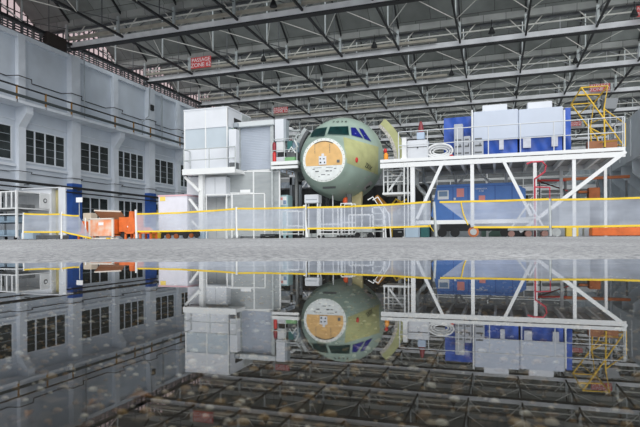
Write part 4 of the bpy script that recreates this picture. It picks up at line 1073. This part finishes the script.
# step stands
def stand(px,y,w_,h,lab,m_=tube_w):
    x=X(px,y); t=thing('tripod_stand',lab,'stand',Vector((x,y,0)),'white tubular stands under the nose')
    for sx in (0,1):
        for sy in (0,1): MB().tube([(x+w_*sx,y+.6*sy,.1),(x+w_*sx,y+.6*sy,h)],.025).build('leg',m_,t); MB().cyl((x+w_*sx,y+.6*sy,.06),.06,.05,'y',12).build('caster_wheel',dark,t)
    for zz in (.18,.45*h,h): 
        MB().tube([(x,y,zz),(x+w_,y,zz)],.022).build('crossbar',m_,t); MB().tube([(x,y+.6,zz),(x+w_,y+.6,zz)],.022).build('crossbar',m_,t)
    MB().box(x,y,.3,x+w_,y+.6,.34).build('shelf',m_,t)
    return t
stand(282,20.9,.75,1.15,'white tubular stand left of the leaning barrier post')
stand(319,21.5,.85,1.3,'white tubular stand just right of the white console')
stand(341,22.3,.5,1.5,'narrow white tubular stand under the round bulkhead')
stand(349,21.3,.9,.95,'low white tubular stand below the orange cover')
t=thing('boarding_ladder','white ladder with slanted handrails below the right cheek of the nose','ladder',Vector((X(378,22),22,0)))
for dx in (0,5):
    MB().tube([at(368+dx,200,y=22),at(373+dx,197,y=22),at(384+dx,214,y=22),Vector((X(386+dx,22),22,0))],.028).build('handrail',tube_w,t)
MB().tube([at(362,206,y=22.2),Vector((X(362,22.2),22.2,0))],.03).build('post',tube_w,t)
for k in range(5): 
    z=.25+.25*k; MB().box(X(372,22),22.0,z,X(384,22),22.5,z+.04).build('tread',galv,t)
MB().box(X(372,22),22.0,0,X(372,22)+.05,22.5,1.28).build('stringer',tube_w,t); MB().box(X(384,22)-.05,22.0,0,X(384,22),22.5,1.28).build('stringer',tube_w,t)
t=thing('wheeled_bin','pale wheeled bin behind the net under the right cheek of the nose','bin',Vector((X(372,21.0),21.0,0)))
MB().bbox(X(355,21),21,.22,X(372,21),21.5,.42).build('body',galv,t)
for px in (357,370): MB().cyl((X(px,21),21.1,.11),.11,.06,'y').build('wheel',dark,t)
# dark machinery under dock
for (px,y,w_,h,lab) in ((309,25.8,1.0,1.4,'dark machine block under the left belly of the nose'),(388,25.6,1.8,1.1,'dark machine block behind the orange arm'),(402,23.6,.9,.8,'low dark block under the scaffold')):
    x=X(px,y); t=thing('machine_block',lab,'machine',Vector((x,y,0)),'dark machine blocks under the dock')
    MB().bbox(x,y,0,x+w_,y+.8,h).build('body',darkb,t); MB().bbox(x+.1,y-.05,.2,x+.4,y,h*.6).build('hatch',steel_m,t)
# black cases added to darken the floor; cable coils and hoses under the docks
for i,(px,y,w_,h,lab) in enumerate([(285,23.6,.8,.9,'black case added for darkness under the nose dock, behind the left tubular stand'),(297,24.6,.9,1.5,'tall black case added for darkness under the nose dock, behind the leaning barrier post'),(327,24.2,.8,.5,'low black case added for darkness under the round bulkhead'),(393,22.9,.6,.55,'black case added for darkness on the floor under the access scaffold'),(260,20.9,.7,.18,'flat black case added for darkness on the floor before the wire mesh cage')]):
    x=X(px,y); t=thing('darkening_case',lab,'case',Vector((x,y,0)),'black cases added to darken the floor under the docks')
    MB().bbox(x,y,0,x+w_,y+.5,h).build('body',darkb,t); MB().box(x+.02,y-.012,h*.62,x+w_-.02,y,h*.66).build('lid_seam',greyp,t); MB().box(x+w_/2-.08,y-.03,h*.4,x+w_/2+.08,y,h*.46).build('handle',galv,t)
for (pp,r,m_,nm,lab) in (([(312,207),(315,199),(322,196),(326,200),(327,212)],.035,steel_d,'supply_hose','black supply hose looping down from the nose beside the white console'),
      ([(333,205),(333,193),(330,190),(328,193)],.03,tube_w,'supply_hose','white supply hose rising to the belly of the nose'),
      ([(392,205),(396,199),(402,202),(407,199)],.04,yellow,'supply_hose','yellow supply hose under the access scaffold')):
    pts=[at(*q,y=23.1) for q in pp]; pts=[Vector((pts[0].x,23.1,.03))]+pts
    tag(MB().tube(pts,r,8).build(nm,m_,smooth=True),lab,'hose')
# ================================================================== BARRIER
BYY=20.0
def post(px,lean=0.,lab='',h=1.32,r=.05):
    x=X(px,BYY); t=thing('barrier_post',lab,'post',Vector((x,BYY,0)),'white posts of the net barrier')
    MB().tube([(x,BYY,.03),(x+lean,BYY,h)],r,10).build('pole',galv if px>400 else tube_w,t,smooth=True)
    MB().box(x-.17,BYY-.17,0,x+.17,BYY+.17,.03).build('base_plate',steel_m,t)
for (px,l,lab) in ((23,.06,'leftmost white barrier post, before the steel rack'),(61.5,.05,'white barrier post beside the white cabin with the yellow panel'),(136.5,-.03,'white barrier post right of the orange tipping skip'),
        (237,-.02,'white barrier post before the wire mesh cage'),(307,-.12,'leaning white barrier post before the white console'),(436,-.07,'grey leaning barrier post before the blue power unit'),(550.5,-.03,'grey barrier post before the right end of the work platform'),(85.5,0,'short white barrier post by the blue pilaster')):
    post(px,l,lab,h=1.32 if px!=85.5 else 1.0,r=.05 if px!=85.5 else .03)
def netp(pa,pb,lab,sd=0,ta=(1.24,1.24),bo=(.36,.36),dash=False,sag=.05,xo=(0,0)):
    x0,x1=X(pa,BYY),X(pb,BYY)
    t=thing('barrier_net',lab,'net',Vector(((x0+x1)/2,BYY,0)),'grey barrier nets with yellow edging')
    yb=BYY-.06
    def pos(u,v):
        top=ta[0]+(ta[1]-ta[0])*u-sag*4*u*(1-u); bot=bo[0]+(bo[1]-bo[0])*u-sag*2*u*(1-u)
        x=x0+xo[0]*(1-v)+(x1-xo[1]*(1-v)-x0-xo[0]*(1-v))*u
        z=bot+(top-bot)*v
        y_=yb+.05*math.sin(x*3.1+z*2.2+sd)*math.sin(math.pi*u)+.03*math.sin(x*7.3-z*5+sd)*math.sin(math.pi*u)
        return Vector((x,y_,z))
    MB().grid(pos,48,10).build('net',net,t,smooth=True)
    for v,nm in ((1,'top_tape'),(0,'bottom_tape')):
        m=MB(); n=48; vs=[]
        for i in range(n+1):
            p=pos(i/n,v); vs += [p+Vector((0,-.012,-.035)),p+Vector((0,-.012,.035)),p+Vector((0,.012,.035)),p+Vector((0,.012,-.035))]
        fs=[(4*i+k,4*i+(k+1)%4,4*i+4+(k+1)%4,4*i+4+k) for i in range(n) for k in range(4)]
        m.add(vs,fs).build(nm,tape_y,t)
    return t,pos
netp(25,61,'grey barrier net left of the white cabin',0,(1.26,1.2),(.38,.36),sag=.02)
netp(63,80,'short sagging grey net in front of the blue pilaster',1,(1.18,1.1),(.38,.05),sag=.02,xo=(0,-.7))
netp(138,236,'wide grey barrier net before the white cargo box',2,(1.12,1.24),(.34,.38),sag=.04)
netp(238,306,'grey barrier net before the wire mesh cage',3,(1.25,1.24),(.38,.34),sag=.02)
netp(308,431,'long grey barrier net below the aircraft nose',4,(1.22,1.32),(.38,.42),sag=.04)
tt,ps=netp(440,549,'long grey barrier net before the blue power unit',5,(1.30,1.30),(.36,.34),sag=.01,xo=(1.2,0))
MB().tube([at(461,202,y=BYY-.09),at(463.5,214,y=BYY-.09),at(468,225,y=BYY-.09)],.022).build('inner_tape',tape_y,tt)
netp(551.5,665,'grey barrier net at the right edge of the view',6,(1.28,1.28),(.34,.36),sag=.02)
for (a,c) in (((428,205),(435,226)),((547,226),(551,232))): pass
t=thing('tape_end','loose yellow tape end at the foot of the grey leaning barrier post','tape',at(431,227,y=19.9))
MB().bar(at(429,224.5,y=19.9),at(433.8,231.5,y=19.9),.05,.02).build('tape',tape_y,t)
# ================================================================== LEFT FOREGROUND: RACK, CABIN, CARTS
ry=21.6; rx1=X(16.8,ry); rx0=rx1-3.4; rz1=Z(16,190,ry); rzm=Z(16,208,ry)
yb=at(50.5,195,x=rx1).y
t=thing('storage_rack','white steel rack with an upper shelf box and blue lower bays at the left edge','rack',Vector((rx1,ry,0)))
for x in (rx0,rx0+1.7,rx1):
    for y in (ry,yb): MB().box(x-.05,y-.05,.12,x+.05,y+.05,rz1).build('post',white,t)
for zz in (rz1-.06,rzm,rzm-.32,rzm-.72,.22):
    MB().box(rx0,ry,zz-.03,rx1,yb,zz+.03).build('shelf',white if zz>rzm-.4 else bluegrey,t)
MB().box(rx0,yb-.03,rzm,rx1,yb,rz1).build('back_panel',white,t)
for i in range(9): x=rx0+3.4*i/9; MB().box(x,ry-.02,rzm+.03,x+.07,ry+.02,rz1-.08).build('slat',white,t)
MB().box(rx1-.02,yb-.75,rzm+.05,rx1+.03,yb-.05,rz1-.06).build('end_panel',white,t)
p=Vector((rx1+.04,yb-.4,(rzm+rz1)/2+.02)); MB().cyl(p,.13,.02,'x',20).build('round_emblem',steel_m,t); MB().cyl(p+Vector((.012,0,0)),.07,.02,'x',20).build('round_emblem',white,t)
for x in (rx0+.2,rx1-.2):
    for y in (ry+.1,yb-.1): MB().cyl((x,y,.09),.09,.06,'x',14).build('caster_wheel',dark,t)
for k,(x,z,lab) in enumerate([(rx1-.85,rzm-.69,'blue bin on the middle bay of the white rack, nearest the rack corner'),(rx1-1.75,rzm-.69,'blue bin on the middle bay of the white rack, by the left edge'),(rx1-.85,.25,'blue bin on the lowest bay of the white rack, nearest the rack corner'),(rx1-1.75,.25,'blue bin on the lowest bay of the white rack, by the left edge'),(rx1-.85,rzm-.29,'dark flat tray in the top lower bay of the white rack')]):
    hh=.28 if k<4 else .16
    tag(MB().bbox(x,ry+.12,z,x+.7,ry+.9,z+hh,b=.02).build('storage_bin',bluegrey if k<4 else steel_m),lab,'bin','bins in the white rack')
tag(MB().bbox(rx1-.55,ry+.4,rzm+.03,rx1-.15,yb-.9,rzm+.24).build('tool_tray',steel_m),'dark tool tray on the upper shelf of the white rack','tray')
# side items
o=MB().bbox(X(24,20.9),20.7,.02,X(36,20.9),21.2,.34); tag(o.build('pale_crate',mat('pale_blue_block',(.35,.45,.55),.6)),'pale blue crate on the floor below the leftmost barrier net','crate')
o=MB().bbox(X(37,21),20.9,.02,X(60,21),21.6,.22); tag(o.build('pallet',steel_m),'dark flat pallet on the floor below the leftmost barrier net','pallet')
# white cabin with yellow panel
yy=24.4; x0,x1=X(22,yy),X(65.5,yy); zt_=Z(45,187.5,yy)
t=thing('site_cabin','white site cabin with open doorway showing a yellow panel','cabin',Vector(((x0+x1)/2,yy,0)))
xd=X(50.5,yy)
MB().box(x0,yy+.1,0,xd,yy+.9,zt_).build('body',white2,t); MB().box(xd,yy+.5,0,xd+.08,yy+.55,zt_-.1).build('jamb',steel_m,t)
MB().box(xd,yy+.4,0,x1-.4,yy+.46,zt_-.12).build('back_panel',cream,t); MB().box(x1-.5,yy,0,x1,yy+.06,zt_-.05).build('door',white2,t)
MB().box(x0,yy,zt_-.06,x1-.35,yy+.95,zt_).build('roof',white2,t)
o=MB().box(X(76.5,22),21.98,Z(79,202.3,22),X(82.5,22),22.02,Z(79,197.5,22)); t=thing('notice_sign','small white notice on a thin pole by the blue pilaster','sign',Vector((X(79.5,22),22,0)))
o.build('board',paper,t); x=X(79.5,22.05); MB().tube([(x,22.05,0),(x,22.05,Z(79,198,22))],.02).build('pole',galv,t)
# orange skip
yy=20.7; x0,x1=X(89.5,yy),X(113,yy); zt_=Z(100,219.5,yy)
t=thing('orange_skip','orange and white tipping skip with a raised brown lid','skip',Vector(((x0+x1)/2,yy,0)))
MB().prism([(x0+.06,yy,.15),(x1-.04,yy,.15),(x1,yy,zt_),(x0,yy,zt_)],(0,.06,0)).build('front_panel',mat('orange_faded',(.80,.30,.14),.6,var=.4,scale=3,dirt=(.75,.62,.52)),t)
MB().box(x0,yy+.06,.15,x1,yy+1.5,.25).build('floor_plate',orange,t)
MB().box(x0,yy+.06,.2,x0+.06,yy+1.5,zt_).build('side_panel',orange,t); MB().box(x1-.06,yy+.06,.2,x1,yy+1.5,zt_).build('side_panel',orange,t); MB().box(x0,yy+1.44,.2,x1,yy+1.5,zt_).build('back_panel',orange,t)
for (a,c) in ((x0-.03,x0+.06),(x1-.06,x1+.03)): MB().box(a,yy-.03,.1,c,yy+.05,zt_+.03).build('frame_post',mat('pale_frame',(.72,.68,.62),.6),t)
MB().box(x0-.03,yy-.03,zt_,x1+.03,yy+.05,zt_+.06).build('frame_rail',MATS['pale_frame'],t)
MB().box((x0+x1)/2-.14,yy-.02,zt_-.28,(x0+x1)/2+.14,yy,zt_-.14).build('label_plate',paper,t)
pl=[at(94.5,211.5,y=yy+1.0),at(121,212.5,y=yy+1.3),at(127,221,y=yy+.9),at(101,219.5,y=yy+.5)]
MB().prism(pl,(0,.02,.06)).build('lid',mat('lid_brown',(.17,.06,.02),.7,var=.1),t)
MB().bar(pl[0]+Vector((0,0,.05)),pl[1]+Vector((0,0,.05)),.07).build('lid_rim',MATS['pale_frame'],t)
for x in (x0+.2,x1-.2): MB().cyl((x,yy+.3,.08),.08,.08,'y').build('caster_wheel',dark,t)
# orange tipper body right
x2=X(128,yy)
t=thing('orange_hopper','plain orange hopper joined by a hinge arm right of the tipping skip','hopper',Vector((x1+.3,yy+.2,0)))
MB().prism([(x1+.1,yy+.3,.35),(x2-.25,yy+.3,.35),(x2,yy+.3,zt_+.1),(x1+.1,yy+.3,zt_+.1)],(0,.9,0)).build('body',orange,t)
MB().box(x1+.1,yy+.4,.1,x2-.3,yy+1.0,.35).build('undercarriage',dark,t)
MB().cyl((x2-.35,yy+.25,.17),.17,.12,'y').build('wheel',dark,t)
MB().bar((x1+.75,yy+.2,.55),(x2-.1,yy+.2,.62),.10,.12).build('hinge_arm',paper,t)
# orange trestles
def trestle(pxa,pxb,y,h,lab):
    x0,x1=X(pxa,y),X(pxb,y); t=thing('orange_trestle',lab,'trestle',Vector(((x0+x1)/2,y,0)),'orange steel trestles')
    MB().box(x0,y,.25,x1,y+.5,.35).build('base_frame',orange,t)
    for x in (x0,x1-.08):
        MB().box(x,y,0,x+.08,y+.08,.3).build('leg',orange,t); MB().box(x,y+.42,0,x+.08,y+.5,.3).build('leg',orange,t)
    MB().prism([(x0+.1,y+.1,.35),(x0+.2,y+.1,h),(x0+.34,y+.1,h),(x0+.62,y+.1,.35)],(0,.25,0)).build('upright',orange,t)
    if h>.9: MB().prism([(x0+.45,y+.12,.35),(x0+.62,y+.12,h*.93),(x0+.76,y+.12,h*.93),(x0+.8,y+.12,.35)],(0,.25,0)).build('upright',orange,t)
    return t
trestle(124.5,135,20.6,1.3,'tall orange trestle left of the barrier post, beside the hopper')
trestle(139,151,20.7,.55,'low orange trestle just right of the barrier post')
trestle(77.5,88.5,21.2,.9,'orange trestle left of the tipping skip')
o=MB().bbox(X(151,21.3),21.2,.02,X(157.5,21.3),21.7,.3); tag(o.build('yellow_case',yellow),'low yellow case between the low orange trestle and the white cargo box','case')
p0,p1=X(93,20.4),X(116,20.4); tag(MB().box(p0,20.25,.02,p1,20.55,.07).build('pale_plank',MATS['pale_frame']),'pale plank lying in front of the orange tipping skip','plank')
tag(MB().bbox(X(107,20.2),20.1,0,X(110,20.2),20.3,.07).build('yellow_wedge',yellow),'small yellow wedge on the floor before the skip','wedge')
# white chairs / crates left of skip
tag(MB().bbox(X(83,22.5),22.5,.0,X(91,22.5),23,Z(87,213,22.5)).build('cream_crate',mat('cream_box',(.60,.52,.42),.7)),'cream crate standing behind the orange skip at left','crate')
# white cargo box cart
yy=21.5; x0,x1=X(158.5,yy),X(187,yy); zt_=Z(172,195.5,yy); zb_=Z(172,231,yy)
t=thing('cargo_box_cart','large white cargo box with pink top edging on a cart','cart',Vector(((x0+x1)/2,yy,0)))
MB().bbox(x0,yy,zb_,x1,yy+1.4,zt_).build('box_body',mat('lilac_white',(.74,.74,.82),.5,var=.04),t)
MB().box(x0-.02,yy-.02,zt_-.04,x1+.02,yy+1.42,zt_+.03).build('top_edging',pinkg,t)
MB().box(X(160.3,yy),yy-.012,Z(162,201,yy),X(165.6,yy),yy,Z(162,196.8,yy)).build('label_sheet',mat('label_yellow',(.85,.65,.15),.6),t)
MB().box(x0,yy+.1,.16,x1,yy+1.3,zb_).build('chassis',steel_d,t)
for px in (160,167,175,184): MB().cyl((X(px,yy),yy+.12,.12),.12,.1,'y').build('wheel',dark if px in(160,184) else orange_b,t)
MB().tube([(x1+.06,yy+.2,.3),(x1+.12,yy+.2,1.7),(x1+.12,yy+.8,1.7)],.03).build('push_handle',galv,t)
MB().tube([(x0-.12,yy+.2,.6),(x0-.16,yy+.2,1.75),(x0,yy+.3,1.8)],.03).build('push_handle',galv,t)
t=thing('engine_dolly','dark low dolly with coloured parts right of the white cargo box','dolly',Vector((X(195,21.3),21.3,0)))
MB().bbox(X(189,21.3),21.2,.12,X(199,21.3),21.9,.32).build('body',dark,t); MB().cyl((X(192,21.2),21.15,.14),.1,.1,'y').build('wheel',orange_b,t); MB().cyl((X(197,21.2),21.15,.14),.1,.1,'y').build('wheel',dark,t)

# ================================================================== LIGHT, CAMERA
wd=bpy.data.worlds.new('overcast_sky'); SC.world=wd; wd.use_nodes=True
nt=wd.node_tree; bg=nt.nodes['Background']; bg.inputs[0].default_value=(.90,.95,1.0,1); bg.inputs[1].default_value=.75
# sun very soft through overcast, from behind the camera to the right
sl=bpy.data.lights.new('overcast_sun','SUN'); sl.energy=2.3; sl.angle=math.radians(70); sl.color=(1,.97,.93)
so=bpy.data.objects.new('overcast_sun',sl); COL.objects.link(so); so.rotation_euler=(math.radians(52),0,math.radians(28)); so.location=(5,-20,30)
cd=bpy.data.cameras.new('camera'); cam=bpy.data.objects.new('camera',cd); COL.objects.link(cam)
cd.sensor_width=36; cd.lens=FP/640*36; cd.shift_y=(HY-213.5)/640; cd.clip_start=.02; cd.clip_end=400
cam.location=(0,0,CZ); cam.rotation_euler=(math.radians(90),ROLL,TH)
cd.dof.use_dof=True; cd.dof.focus_distance=24; cd.dof.aperture_fstop=9
SC.camera=cam
SC.view_settings.view_transform='Standard'; SC.view_settings.look='None'; SC.view_settings.gamma=1; SC.view_settings.use_curve_mapping=False
SC.view_settings.exposure=.22
SC.cycles.use_denoising=True; SC.cycles.max_bounces=8; SC.cycles.transparent_max_bounces=24; SC.cycles.diffuse_bounces=4
